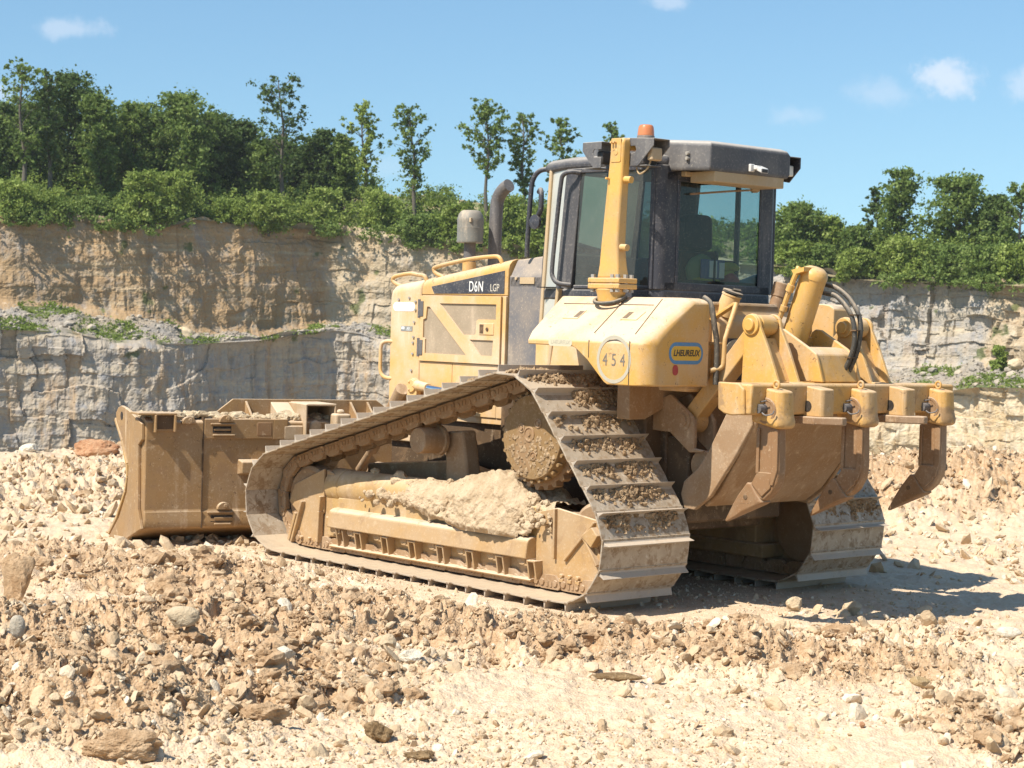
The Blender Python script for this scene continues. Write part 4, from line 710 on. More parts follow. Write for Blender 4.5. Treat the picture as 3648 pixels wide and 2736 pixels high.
# --- hood, radiator guard, engine door
def hoodsec(x, zt, zl, w=.5):
    L_ = [(w, zl), (w, zt - .085), (w - .012, zt - .045), (w - .04, zt - .015), (w - .085, zt)]; return [(x, y, z) for y, z in L_] + [(x, -y, z) for y, z in L_[::-1]]
q = MB(); q.loft([hoodsec(2.455, 2.275, 2.142), hoodsec(1.80, 2.372, 2.142), hoodsec(1.425, 2.428, 2.142)]); hood = P_('hood', q, 'paint', None, .006)
q = MB(); q.prism([(2.335, 2.208), (1.463, 2.335), (1.463, 2.158), (2.30, 2.152)], 'y', .497, .5035); P_('side_stripe', q, 'black_plastic', hood, .001)
def rail(name, par, pts, r_=.017): q = MB(); q.tube(pts, r_, 10, 5); return P_(name, q, 'paint', par, smooth=60)
def handrail(par, x0, x1, z0, z1): 
    return rail('handrail', par, [(x0 - .10, .44, z0 - .055), (x0 - .03, .455, z0 - .03), (x0, .46, z0), (x0 - .04, .46, z0 + .028), ((x0 + x1) / 2, .46, (z0 + z1) / 2 + .035), (x1 + .1, .46, z1 + .01), (x1 + .02, .458, z1 - .0), (x1 - .005, .45, z1 - .045)])
handrail(hood, 2.36, 1.56, 2.34, 2.435)
q = MB(); q.loft([hoodsec(2.845, 2.21, .95, .505), hoodsec(2.80, 2.228, .95, .508), hoodsec(2.46, 2.275, .95, .506)]); rad = P_('radiator_guard', q, 'paint_dusty', None, .012)
handrail(rad, 2.885, 2.46, 2.262, 2.292)
q = MB(); q.tube([(2.80, .49, 1.755), (2.88, .52, 1.755), (2.925, .53, 1.72), (2.93, .53, 1.62), (2.925, .53, 1.51), (2.88, .52, 1.462), (2.80, .49, 1.455)], .016, 10, 4); P_('grab_handle', q, 'paint_dusty', rad, smooth=60)
for x, z in ((2.735, 2.10), (2.60, 2.115), (2.52, 2.085), (2.52, 2.02), (2.53, 1.92), (2.535, 1.80), (2.54, 1.755), (2.54, 1.665), (2.55, 1.53)): q = MB(); q.cyl((x, .50, z), (x, .519, z), .011, n=6); P_('bolt', q, 'bolt_steel', rad, smooth=30)
def stadium(xc, zc, w, h, n=10, r_=None):
    r_ = h / 2 if r_ is None else r_; pts = []
    for cx, cz, a0 in ((w / 2 - r_, h / 2 - r_, 0), (-w / 2 + r_, h / 2 - r_, 90), (-w / 2 + r_, -h / 2 + r_, 180), (w / 2 - r_, -h / 2 + r_, 270)):
        for k in range(n + 1): a = R(a0 + 90 * k / n); pts.append((xc + cx + r_ * math.cos(a), zc + cz + r_ * math.sin(a)))
    return pts
def text(name, body, mat, par, loc, size, face, ext=.002, shear=0., bold=0., sx_=1., tilt=0.):
    cu = bpy.data.curves.new(name, 'FONT'); cu.body = body; cu.size = size; cu.extrude = ext; cu.shear = shear; cu.offset = bold; cu.space_character = 1.12 if body == 'D6N' else 1.0; cu.align_x = 'CENTER'; cu.align_y = 'CENTER'; cu.materials.append(M[mat])
    tmp = bpy.data.objects.new(name, cu); C.objects.link(tmp); me = bpy.data.meshes.new_from_object(tmp.evaluated_get(bpy.context.evaluated_depsgraph_get())); bpy.data.objects.remove(tmp); o = bpy.data.objects.new(name, me); C.objects.link(o); o.parent = par
    ax = {'left': ((-1, 0, 0), (0, 0, 1), (0, 1, 0)), 'rear': ((0, -1, 0), (0, 0, 1), (-1, 0, 0))}[face]
    m = Matrix([[ax[0][i], ax[1][i], ax[2][i], loc[i]] for i in range(3)] + [[0, 0, 0, 1]]); o.matrix_basis = m @ Matrix.Rotation(R(tilt), 4, 'Z') @ Matrix.Diagonal((sx_, 1, 1, 1)); return o
text('lettering', 'D6N', 'decal_white', hood, (1.79, .5045, 2.207), .115, 'left', sx_=.70); 
text('lettering', 'LGP', 'decal_faded', hood, (1.572, .5045, 2.200), .082, 'left', sx_=.75)
q = MB(); q.prism(stadium(2.668, 2.043, .275, .072), 'y', .505, .5095); P_('name_sticker', q, 'sticker_pale', rad)
text('lettering', 'LHEUREUX', 'decal_faded_pale', rad, (2.668, .510, 2.045), .046, 'left', .001, sx_=.95)
q = MB(); q.box(2.554, 2.700, .505, .5095, 1.845, 1.886); P_('type_plate', q, 'decal_grey', rad); q = MB(); q.box(2.655, 2.690, .509, .511, 1.860, 1.880); q.box(2.570, 2.630, .509, .511, 1.853, 1.856); P_('plate_mark', q, 'sticker_pale', rad); text('lettering', 'A31', 'sticker_pale', rad, (2.602, .5105, 1.868), .026, 'left', .001)
q = MB(); q.box(1.43, 2.455, -.497, .495, 1.15, 2.140); P_('engine_bay', q, 'paint_dusty', None, .004)
q = MB(); q.box(1.43, 1.468, .49, .512, 1.60, 2.137); q.box(2.05, 2.45, .49, .508, 1.20, 1.605); q.box(1.52, 2.046, .49, .507, 1.20, 1.607); q.box(1.43, 1.516, .49, .508, 1.20, 1.605); P_('lower_panel', q, 'paint_dusty', None, .004)
# door with three mesh openings: frame pieces around them
q = MB(); q.box(1.478, 2.442, .494, .512, 1.617, 2.132); door = P_('engine_door', q, 'door_mesh', None, .002)
def doorplate():
    out = [(1.475, 1.614), (2.445, 1.614), (2.445, 2.135), (1.475, 2.135)]
    holes = [[(2.205, 2.075), (1.525, 2.075), (1.526, 1.957), (1.728, 1.957), (1.752, 1.945), (1.758, 1.845), (1.775, 1.834), (1.91, 1.834)], [(2.358, 2.047), (2.325, 2.047), (1.866, 1.674), (2.372, 1.676), (2.372, 1.79), (2.40, 1.80), (2.40, 1.945), (2.368, 1.955)], [(1.828, 1.797), (1.552, 1.797), (1.560, 1.677), (1.70, 1.677)]]
    bm = bmesh.new(); es = []
    for poly in [out] + holes:
        vs = [bm.verts.new((x, .511, z)) for x, z in poly]; es += [bm.edges.new((vs[i], vs[(i + 1) % len(vs)])) for i in range(len(vs))]
    bmesh.ops.triangle_fill(bm, use_beauty=True, edges=es); fs = bm.faces[:]
    bad = []
    for f in fs:   # drop what fell inside an opening
        cx, cz = f.calc_center_median()[0], f.calc_center_median()[2]
        for h in holes:
            ins = False
            for i in range(len(h)):
                (x1, z1), (x2, z2) = h[i], h[i - 1]
                if (z1 > cz) != (z2 > cz) and cx < (x2 - x1) * (cz - z1) / (z2 - z1) + x1: ins = not ins
            if ins: bad.append(f); break
    bmesh.ops.delete(bm, geom=bad, context='FACES'); r_ = bmesh.ops.extrude_face_region(bm, geom=bm.faces[:]); bmesh.ops.translate(bm, verts=[v for v in r_['geom'] if isinstance(v, bmesh.types.BMVert)], vec=(0, .014, 0)); bmesh.ops.recalc_face_normals(bm, faces=bm.faces)
    me = bpy.data.meshes.new('door_frame'); bm.to_mesh(me); bm.free(); me.materials.append(M['paint_dusty']); o = bpy.data.objects.new('door_frame', me); C.objects.link(o); o.parent = door; return o
doorplate()
for z in (2.03, 1.72): q = MB(); q.cyl((2.452, .522, z - .075), (2.452, .522, z + .075), .016, n=12); q.box(2.40, 2.45, .524, .532, z - .06, z + .06); P_('hinge', q, 'exhaust_rust', door, .002, smooth=40)
q = MB(); q.box(1.545, 1.715, .520, .531, 1.838, 1.928); P_('latch', q, 'paint_dusty', door, .004); q = MB(); q.box(1.66, 1.705, .5305, .5325, 1.848, 1.918); q.cyl((1.615, .53, 1.882), (1.615, .538, 1.882), .014, n=12); P_('latch_recess_shade', q, 'dark_case', door)  # dark plate paints the shade inside the latch recess, lock stud beside it
# side bracket and lift cylinder at the radiator
q = MB(); q.prism([(2.50, 1.20), (2.41, 1.20), (2.375, 1.40), (2.40, 1.455), (2.45, 1.475), (2.50, 1.44)], 'y', .54, .59); q.cyl((2.44, .585, 1.41), (2.44, .605, 1.41), .052, n=20); 
for a in (60, 180, 300): q.cyl((2.44 + .036 * math.cos(R(a)), .60, 1.41 + .036 * math.sin(R(a))), (2.44 + .036 * math.cos(R(a)), .615, 1.41 + .036 * math.sin(R(a))), .009, n=6)
q.cyl((2.40, .57, 1.415), (2.20, .62, 1.405), .042, .036, 16); P_('cylinder_bracket', q, 'paint_dusty', None, .005, smooth=40)
q = MB(); q.cyl((2.20, .62, 1.405), (1.70, .66, 1.375), .026, n=16); P_('cylinder_rod', q, 'chrome', None, smooth=60)
# air cleaner and exhaust
q = MB(); q.cyl((2.29, .15, 2.30), (2.29, .15, 2.58), .05, .048, 22); ac = P_('air_precleaner', q, 'exhaust_rust', None, smooth=50)
q = MB(); q.lathe((2.29, .15, 2.572), (0, 0, 1), [(0, 0), (.105, 0), (.110, .012), (.106, .025), (.107, .115), (.109, .12), (.107, .125), (.107, .17), (.110, .185), (.106, .20), (.098, .228), (.082, .25), (.072, .258), (.06, .262), (0, .264)], 32); P_('bowl', q, 'precleaner', ac, smooth=40)
q = MB()
for a in (20, 140, 260): x, y = 2.29 + .110 * math.cos(R(a)), .15 + .110 * math.sin(R(a)); q.box(x - .009, x + .009, y - .009, y + .009, 2.735, 2.77)
P_('clip', q, 'tan_liner', ac, .002); q = MB(); q.cyl((2.29, .15, 2.33), (2.29, .15, 2.42), .056, n=22); P_('collar', q, 'paint', ac, smooth=50)
q = MB(); q.tube([(2.225, -.06, 2.36), (2.222, -.06, 2.6), (2.215, -.06, 2.86), (2.19, -.06, 2.955), (2.13, -.06, 3.015), (2.07, -.06, 3.045)], .054, 20, 5); P_('exhaust_stack', q, 'exhaust_rust', None, smooth=60)
q = MB(); q.box(.62, 1.42, -.495, .495, 1.25, 2.30); q.loft([[(1.418, y, 2.28 if abs(y) > .45 else 2.42) for y in (.495, .42, -.42, -.495)] + [(1.418, -.495, 2.2), (1.418, .495, 2.2)], [(.9, y, 2.34 if abs(y) > .45 else 2.47) for y in (.495, .42, -.42, -.495)] + [(.9, -.495, 2.2), (.9, .495, 2.2)]]); cowl = P_('cowl', q, 'grey_plastic', None, .015)
q = MB(); q.box(1.13, 1.29, .497, .503, 2.235, 2.285); q.cyl((1.335, .49, 2.275), (1.335, .506, 2.275), .012, n=10); P_('vent', q, 'tan_liner', cowl)
q = MB(); q.prism([(.95, 1.35), (.95, 1.80), (.20, 1.80), (.30, 1.35)], 'y', .50, .64); P_('step_panel', q, 'paint_dusty', None, .015)
# --- cab
HW = .64; XR = -.27
def plan(s=0.): return [(1.08 - s, .48 - s * .6), (.66 - s * .4, HW - s), (-.20 + s * .2, HW - s), (XR + s, .56 - s * .6), (XR + s, -.56 + s * .6), (-.20 + s * .2, -HW + s), (.66 - s * .4, -HW + s), (1.08 - s, -.48 + s * .6)]
q = MB(); q.prism(plan(), 'z', 2.115, 2.205); q.loft([[(x, y, 3.065) for x, y in plan(.01)], [(x, y, 3.12) for x, y in plan(.0)], [(x, y, 3.16) for x, y in plan(.05)]]); 
cab = P_('cab', q, 'black_plastic', None, .02)
q = MB()
for s in (1, -1):
    q.prism([(-.20, s * HW), (-.245, s * .61), (XR, s * .56), (XR, s * .45), (XR + .03, s * .45), (-.205, s * .57)], 'z', 2.2, 3.07)
    q.loft([[(x + d_, s * y, z) for x, y in ((.70, HW - .012), (.56, HW), (.53, HW), (.53, HW - .04), (.70, HW - .05))] for z, d_ in ((2.2, .06), (3.07, -.02))])
    q.loft([[(1.10, s * .47, 2.2), (1.06, s * .50, 2.2), (1.03, s * .48, 2.2), (1.07, s * .45, 2.2)], [(1.02, s * .47, 3.07), (.98, s * .50, 3.07), (.95, s * .48, 3.07), (.99, s * .45, 3.07)]])
    q.box(-.21, .56, s * HW - .02, s * HW + .004, 2.20, 2.225); q.box(-.21, .54, s * HW - .02, s * HW + .004, 3.035, 3.07); q.box(-.225, -.19, s * HW - .02, s * HW + .004, 2.2, 3.07)
    q.box(.10, .135, -HW, -HW + .03, 2.2, 3.07) if s < 0 else None
q.box(XR, XR + .03, -.56, .56, 2.2, 2.255); q.box(XR, XR + .03, -.56, .56, 2.965, 3.07); q.box(XR - .006, XR + .004, .425, .452, 2.25, 2.97); q.box(XR - .006, XR + .004, -.452, -.425, 2.25, 2.97)
P_('pillars', q, 'black_plastic', cab, .008)
def pane(name, pts, mat): q = MB(); q.add(pts, [(0, 1, 2, 3)]); return P_(name, q, mat, cab, smooth=0)
pane('side_window', [(.55, HW - .006, 2.215), (-.20, HW - .006, 2.215), (-.20, HW - .006, 3.05), (.52, HW - .006, 3.05)], 'door_glass'); pane('side_window', [(.58, -HW + .01, 2.205), (-.20, -HW + .01, 2.205), (-.20, -HW + .01, 3.06), (.52, -HW + .01, 3.06)], 'cab_glass')
pane('rear_window', [(XR + .008, .44, 2.25), (XR + .008, -.44, 2.25), (XR + .008, -.44, 2.97), (XR + .008, .44, 2.97)], 'cab_glass')
pane('front_window', [(1.075, .46, 2.2), (1.075, -.46, 2.2), (.985, -.46, 3.07), (.985, .46, 3.07)], 'cab_glass')
for s in (1, -1): pane('corner_window', [(1.06, s * .49, 1.62 if s > 0 else 2.2), (.70, s * (HW - .02), 1.62 if s > 0 else 2.2), (.66, s * (HW - .02), 3.07), (.97, s * .49, 3.07)], 'dusty_glass')
q = MB(); q.bar((1.062, .497, 1.60), (.975, .497, 3.08), .03, .03); q.bar((.80, .62, 1.60), (.70, .642, 2.2), .03, .05); P_('corner_frame', q, 'tan_liner', cab, .006)
def tubeP(name, pts, r_, mat, par, n=10): q = MB(); q.tube(pts, r_, n, 5); return P_(name, q, mat, par, smooth=60)
tubeP('grab_handle', [(.52, .645, 3.035), (.56, .70, 3.04), (.62, .715, 3.02), (.645, .715, 2.95), (.68, .715, 2.65), (.71, .715, 2.36), (.70, .715, 2.28), (.65, .705, 2.235), (.585, .645, 2.225)], .017, 'black_plastic', cab)
tubeP('grab_handle', [(1.02, .42, 3.10), (1.14, .46, 3.09), (1.20, .48, 3.02), (1.215, .485, 2.9), (1.24, .48, 2.6), (1.255, .47, 2.44)], .019, 'black_plastic', cab)
q = MB(); q.tube([(1.15, .46, 2.93), (1.09, .50, 2.94), (1.06, .52, 2.90), (1.06, .52, 2.80), (1.09, .51, 2.76), (1.15, .47, 2.74)], .02, 8, 4); q.lathe((1.12, .50, 2.70), (0, 1, 0), [(0, 0), (.05, .0), (.055, .03), (.0, .04)], 16); P_('mirror', q, 'black_plastic', cab, smooth=50)
tubeP('wiper', [(XR - .02, -.36, 2.955), (XR - .025, -.1, 2.93), (XR - .018, .34, 2.88)], .008, 'rust_steel', cab, 6)
q = MB(); q.cyl((XR - .03, -.36, 2.955), (XR + .02, -.36, 2.955), .02, n=10); q.box(XR - .035, XR - .015, -.38, -.30, 2.945, 2.965); P_('wiper_pivot', q, 'tan_liner', cab)
q = MB(); q.loft([[(x, y * .95, z) for x, y in ((.05, .20), (-.06, .20), (-.07, -.24), (.04, -.24))] for z in (2.0, 2.5)]); q.loft([[(-.03 + dx, y, z) for dx, y in ((.05, -.14 * k), (-.05, -.15 * k), (-.05, .15 * k), (.05, .14 * k))] for z, k in ((2.5, .8), (2.53, 1), (2.72, .95), (2.76, .7))]); q.box(.05, .5, -.25, .25, 1.95, 2.1); P_('seat', q, 'seat_black', cab, .03)
q = MB(); q.box(-.24, 1.0, -.6, .6, 2.206, 2.212); q.prism([(-.24, 2.212), (-.1, 2.212), (-.24, 2.28)], 'y', -.5, .5); q.box(.85, 1.05, -.45, .45, 2.212, 2.38); q.box(-.19, .0, .50, .6, 2.212, 2.42); q.box(.1, .55, -.6, -.42, 2.2, 2.45); P_('console', q, 'seat_black', cab, .02)
# roof with its rear overhang
q = MB(); rp = [(.60, .47), (-.20, .57), (-.545, .425), (-.545, -.425), (-.20, -.57), (.60, -.47)]; ins = lambda k: [(x - k * (1 if x > 0 else -1), y - k * (1 if y > 0 else -1)) for x, y in rp]
q.loft([[(x, y, 3.03 if x < -.1 else 3.11) for x, y in ins(.012)], [(x, y, 3.06 if x < -.1 else 3.12) for x, y in rp], [(x, y, 3.195 if x < -.3 else 3.21) for x, y in rp], [(x, y, 3.225 if x < -.3 else 3.24) for x, y in ins(.015)], [(x, y, 3.242 if x < -.3 else 3.255) for x, y in ins(.055)]])
roof = P_('cab_roof', q, 'roof_plastic', None, .012, smooth=50)

q = MB(); q.prism([(-.30, .36), (-.53, .36), (-.53, -.38), (-.30, -.38)], 'z', 2.958, 3.035); q.box(-.25, -.31, -.36, .42, 3.0, 3.035); P_('roof_liner', q, 'tan_liner', roof, .006)
for z in (3.115, 3.15): q = MB(); q.cyl((-.395, .488, z), (-.395, .51, z), .013, n=8); P_('bolt', q, 'bolt_steel', roof, smooth=30)
q = MB(); q.prism([(-.22, 3.235), (-.50, 3.20), (-.50, 3.12), (-.40, 3.02), (-.22, 3.05)], 'y', -.60, -.585); q.prism([(-.22, 3.235), (-.50, 3.20), (-.50, 3.19), (-.22, 3.222)], 'y', -.585, -.45); P_('light_shield', q, 'black_plastic', roof, .004)
q = MB(); q.box(-.46, -.40, -.57, -.47, 3.06, 3.14); P_('work_light', q, 'lamp_white', roof, .01)
q = MB(); q.box(-.60, -.545, -.045, .0, 3.065, 3.095); q.prism([(-.565, 3.10), (-.565, 3.07), (-.635, 3.04), (-.635, 3.075)], 'y', -.085, -.005); q.box(-.57, -.545, -.015, .03, 3.05, 3.105); cm_ = P_('rear_camera', q, 'camera_white', roof, .006); q = MB(); q.box(-.6375, -.635, -.075, -.015, 3.045, 3.07); P_('lens', q, 'decal_black', cm_)
# rollover posts with crossbeam, beacon and lamp brackets
def postsec(x0, x1, y0, y1, z): return [(x0, y0, z), (x1, y0, z), (x1, y1, z), (x0, y1, z)]
q = MB()
for s in (1,):
    q.loft([postsec(-.215, -.005, s * .845, s * .965, 2.262), postsec(-.20, -.02, s * .855, s * .96, 2.36), postsec(-.186, -.028, s * .862, s * .957, 2.5), postsec(-.215, -.092, s * .87, s * .952, 3.19), postsec(-.205, -.10, s * .872, s * .935, 3.232)])
q.box(-.20, -.10, .30, .88, 3.155, 3.236)
rops = P_('rollover_frame', q, 'paint_clean', None, .018, seg=3)
for s in (1,):
    q = MB(); q.prism([(.06, s * .985), (-.245, s * .985), (-.245, s * .80), (.06, s * .80)], 'z', 2.232, 2.268); q.prism([(.06, s * .985), (-.245, s * .985), (-.245, s * .80), (.06, s * .80)], 'z', 2.192, 2.228); q.loft([[(-.09 + .105 * k * math.cos(a) * 1.1, s * .90 + .085 * k * math.sin(a), z) for a in np.linspace(0, 2 * math.pi, 20, endpoint=False)] for z, k in ((2.192, 1.1), (2.15, .95), (2.10, .9))]); P_('flange', q, 'paint_clean', rops, .007)
    for x, y in ((.035, .955), (-.21, .96), (-.225, .90), (-.215, .83), (-.165, .965), (.035, .83)): q = MB(); q.cyl((x, s * y, 2.17), (x, s * y, 2.292), .017, n=6); P_('bolt', q, 'bolt_steel', rops, smooth=30)
q = MB(); q.tube([(-.095, .90, 2.135), (.03, .93, 2.118), (-.06, 1.0, 2.09), (-.2, .98, 2.10), (-.22, .88, 2.138)], .014, 8, 4); P_('gasket', q, 'rubber_hose', rops, smooth=50)
for z, xx in ((2.48, -.18), (2.945, -.2)): q = MB(); q.cyl((xx - .0, .91, z), (xx - .065, .91, z - .004), .024, n=14); q.cyl((xx - .064, .91, z - .004), (xx - .067, .91, z - .004), .011, n=8); P_('boss', q, 'paint_clean', rops, smooth=40)
for x, z in ((-.09, 2.95), (-.125, 3.195), (-.15, 3.196)): q = MB(); q.cyl((x, .95, z), (x, .985, z + .004), .008, n=8); P_('stud', q, 'paint_clean', rops, smooth=40)
q = MB(); q.prism(stadium(-.150, 3.145, .095, .165, 4, .012), 'y', .945, .9575); q.cyl((-.152, .957, 3.13), (-.152, .961, 3.13), .02, n=14); P_('cover_plate', q, 'paint_clean', rops, .003)
q = MB(); q.lathe((-.145, .66, 3.236), (0, 0, 1), [(0, 0), (.062, 0), (.062, .03), (.058, .032), (0, .034)], 24); be = P_('beacon', q, 'grey_plastic', rops, smooth=40); q = MB(); q.lathe((-.145, .66, 3.27), (0, 0, 1), [(.0, 0), (.059, 0), (.057, .03), (.052, .062), (.042, .074), (0, .078)], 24); P_('beacon_lens', q, 'beacon_lens', be, smooth=50)
def guard(x0, x1, rear):
    q = MB(); zt, zb = 3.222, 3.038; w_ = abs(x1 - x0)
    if not rear: pl = [(x0, zt), (x0 + .002, zt - .06), (x0 - .11, zb), (x1, zb - .004), (x1, zt - .055), (x1 + .07, zt - .052), (x1 + .085, zt - .075), (x1 + .07, zt - .105), (x1, zt - .108), (x1, zb)]; pl = [(x0, zt), (x0 + .002, zt - .06), (x0 - .11, zb), (x1, zb)] + [(x1, zt - .108), (x1 + .07, zt - .105), (x1 + .085, zt - .075), (x1 + .07, zt - .052), (x1, zt - .055)] + [(x1, zt)]
    else: pl = [(x0, zt + .012), (x0, zt - .045), (x0 - .055, zt - .045), (x0 - .065, zt - .07), (x0 - .055, zt - .09), (x0, zt - .095), (x0, zb), (x0 - .085, zb), (x1, zt - .05), (x1, zt)]
    q.prism(pl, 'y', .868, .876); q.box(min(x0, x1), max(x0, x1), .72, .868, zt - .006, zt + .002); q.box(min(x0, x1) + .07, max(x0, x1) - .02, .72, .868, zb, zb + .006); q.prism([(p[0], p[1]) for p in (pl if not rear else [(x0, zt), (x0, zb), (x0 - .085, zb), (x1, zt - .05), (x1, zt)])], 'y', .715, .722)
    g_ = P_('light_guard', q, 'roof_plastic', rops, .003); q = MB()
    if rear: q.box(x1 + .035, x1 + .085, .745, .85, 3.075, 3.165); P_('work_light', q, 'tan_liner', rops, .012); tubeP('wire', [(x1 + .09, .80, 3.09), (x1 + .10, .83, 3.02), (x1 + .15, .85, 2.985), (x1 + .19, .84, 3.03)], .006, 'tan_liner', rops, 6)
    else: q.box(x1 + .02, x1 + .08, .74, .84, 3.07, 3.16); P_('work_light', q, 'decal_black', rops, .012)
guard(.262, .075, False); guard(-.20, -.43, True)
# --- fenders
def fsec(x, zb, ins=0., top=2.14): 
    pr = [(.66, top - ins * .3), (.84 - ins * .3, top - ins * .3), (1.235 - ins, 1.885 - ins * .15), (1.285 - ins, 1.825 - ins * .1), (1.285 - ins, zb + ins * .1), (1.255 - ins, zb), (.66, zb)]
    return [(x + (.11 - (y - .84) * .29 if x > .3 and ins < .05 else 0), y, z) for y, z in pr]
def fender():
    q = MB(); q.loft([fsec(.355, 1.815, .02), fsec(.345, 1.795), fsec(-.12, 1.79), fsec(-.155, 1.775), fsec(-.27, 1.70), fsec(-.43, 1.56), fsec(-.46, 1.545), fsec(-.70, 1.545), fsec(-.755, 1.545, .03), fsec(-.785, 1.545, .075), fsec(-.80, 1.55, .13)])
    o = P_('fender', q, 'fender_paint', None, .012, smooth=30)
    return o
fen = side(fender)
def slantpt(x, t_): return (x, .84 + .395 * t_, 2.14 - .255 * t_)
for (xa, ta), (xb, tb) in (((-.20, .05), (-.28, 1.0)), ((-.545, .05), (-.665, 1.0)), ((.35, .22), (-.53, .22))):     # panel seams
    q = MB(); a = np.array(slantpt(xa, ta)) + (0, .002, .003); b = np.array(slantpt(xb, tb)) + (0, .002, .003); q.bar(a, b, .004, .003, (0, .54, .84)); P_('seam', q, 'dark_case', fen)
q = MB(); q.box(-.283, -.278, 1.284, 1.2875, 1.72, 1.84); q.box(-.668, -.662, 1.284, 1.2875, 1.55, 1.84); P_('seam', q, 'decal_black', fen)
for x in (.115, -.455):
    q = MB(); n_ = unit((0, .255, .395)); c0 = np.array(slantpt(x, .52)); e = unit((0, .395, -.255))
    for dx0, dx1, h_, m in ((-.075, .075, .006, 'fender_paint'),): q.loft([[c0 + n_ * k + (dx, 0, 0) + e * de for dx, de in ((dx0, -.055), (dx1, -.055), (dx1, .055), (dx0, .055))] for k in (-.002, h_)])
    la = P_('latch', q, 'fender_paint', fen, .003); q = MB(); dx0, dx1 = ((-.07, -.025) if x > 0 else (.025, .07)); q.loft([[c0 + n_ * k + (dx, 0, 0) + e * de for dx, de in ((dx0, -.04), (dx1, -.04), (dx1, .04), (dx0, .04))] for k in (.004, .0075)]); P_('latch_recess_shade', q, 'dark_case', fen)  # shade at one side of the recess, painted as a dark plate
def ringdisc(name, xc, zc, r0, r1, mat, par, y=1.2855):
    q = MB(); n = 48; A = np.linspace(0, 2 * math.pi, n, endpoint=False); q.loft([[(xc + r_ * math.cos(a), y + h, zc + r_ * math.sin(a)) for a in A] for r_, h in ((r0, 0), (r0, .002), (r1, .002), (r1, 0))], False); return P_(name, q, mat, par, smooth=0)
ringdisc('number_ring', -.522, 1.715, .160, .136, 'decal_ring', fen)
for k, ch in enumerate('454'): text('lettering', ch, 'decal_digit', fen, (-.522 + .082 * (1 - k), 1.2865, 1.708), .118, 'left', .001, sx_=.82)
q = MB(); q.prism(stadium(.0, 1.814, .235, .05, 6), 'y', 1.2845, 1.2868); P_('name_sticker', q, 'sticker_faded', fen); text('lettering', 'LHEUREUX', 'decal_ring', fen, (.0, 1.2872, 1.815), .038, 'left', .0008, shear=.2)
# rear face of the fender: sticker with the name, red dot, dark strap
XF = -.8005
def rearstad(name, yc, zc, w_, h_, mat, d, r_=None, tilt=0):
    q = MB(); pts = stadium(0, 0, w_, h_, 10, r_); c_, s_ = math.cos(R(tilt)), math.sin(R(tilt)); q.loft([[(XF - dd, yc - (a * c_ - b * s_), zc + a * s_ + b * c_) for a, b in pts] for dd in (-.004, d)]); return P_(name, q, mat, fen, smooth=0)
ST = dict(yc=.885, zc=1.768); rearstad('name_sticker', .885, 1.768, .33, .146, 'sticker_blue', .002, .068); rearstad('name_sticker', .885, 1.768, .292, .096, 'sticker_yellow', .003, .044); text('lettering', 'LHEUREUX', 'decal_black', fen, (XF - .0035, .885, 1.768), .058, 'rear', .001, shear=.22, bold=.0018, sx_=.88, tilt=0)
rearstad('dot_sticker', .985, 1.655, .052, .07, 'sticker_red', .002, .026)
q = MB(); q.tube([(-.74, .66, 2.147), (-.80, .655, 2.10), (-.818, .63, 1.95), (-.818, .60, 1.82), (-.818, .60, 1.56)], .02, 8, 4); P_('strap', q, 'rubber_hose', fen, smooth=50)
# --- rear body between the fenders
q = MB(); q.box(-.60, -.15, -.655, .655, 1.50, 2.125); q.prism([(-.15, 2.125), (-.60, 2.125), (-.60, 2.05), (-.66, 1.98), (-.66, 1.62), (-.60, 1.5), (-.15, 1.5)], 'y', -.42, .42); body = P_('rear_body', q, 'paint_dusty', None, .02)
q = MB(); q.prism([(.37, 1.585), (.37, 1.875), (-.36, 1.875), (-.36, 1.585)], 'x', -.668, -.658); P_('badge_panel', q, 'black_plastic', body); text('lettering', 'CAT', 'sticker_faded', body, (-.6705, .06, 1.735), .33, 'rear', .001, bold=.004, sx_=.95)
q = MB(); q.prism([(.17, 1.595), (-.17, 1.595), (.0, 1.70)], 'x', -.672, -.669); P_('badge_mark', q, 'sticker_yellow', body)
q = MB(); q.lathe((-.60, .29, 2.03), (-.32, -.12, 1), [(0, 0), (.072, 0), (.068, .10), (.066, .145), (.071, .147), (.071, .158), (0, .16)], 24); cp = P_('filler_neck', q, 'paint_dusty', body, smooth=40); q = MB(); q.lathe((-.652, .27, 2.19), (-.32, -.12, 1), [(0, 0), (.072, 0), (.072, .012), (.05, .016), (0, .016)], 24); q.bar((-.67, .29, 2.212), (-.675, .22, 2.205), .02, .015); P_('filler_cap', q, 'rubber_hose', cp, smooth=40)
q = MB(); q.lathe((-.55, -.30, 2.06), (-.15, -.18, 1), [(0, 0), (.055, 0), (.055, .12), (.062, .125), (.062, .22), (.05, .225), (0, .225)], 20); P_('filler_neck', q, 'rust_steel', body, smooth=40)
q = MB(); q.lathe((-.45, -1.02, 1.95), (0, 0, 1), [(0, 0), (.04, 0), (.04, .06), (.05, .062), (.05, .09), (.0, .092)], 16); P_('breather', q, 'exhaust_rust', body, smooth=40)
tubeP('grab_bar', [(-.80, .40, 2.115), (-.815, .44, 2.05), (-.84, .535, 1.90), (-.845, .555, 1.85), (-.845, .56, 1.72), (-.835, .575, 1.675), (-.80, .64, 1.655)], .017, 'paint_clean', body); q = MB(); q.prism([(-.60, 1.845), (-.84, 1.85), (-.84, 1.835), (-.60, 1.815)], 'y', .54, .60); P_('bar_bracket', q, 'paint_clean', body, .004); q = MB(); q.bar((-.60, .42, 2.0), (-.80, .40, 2.115), .02, .05); P_('bar_bracket', q, 'paint_clean', body, .004)
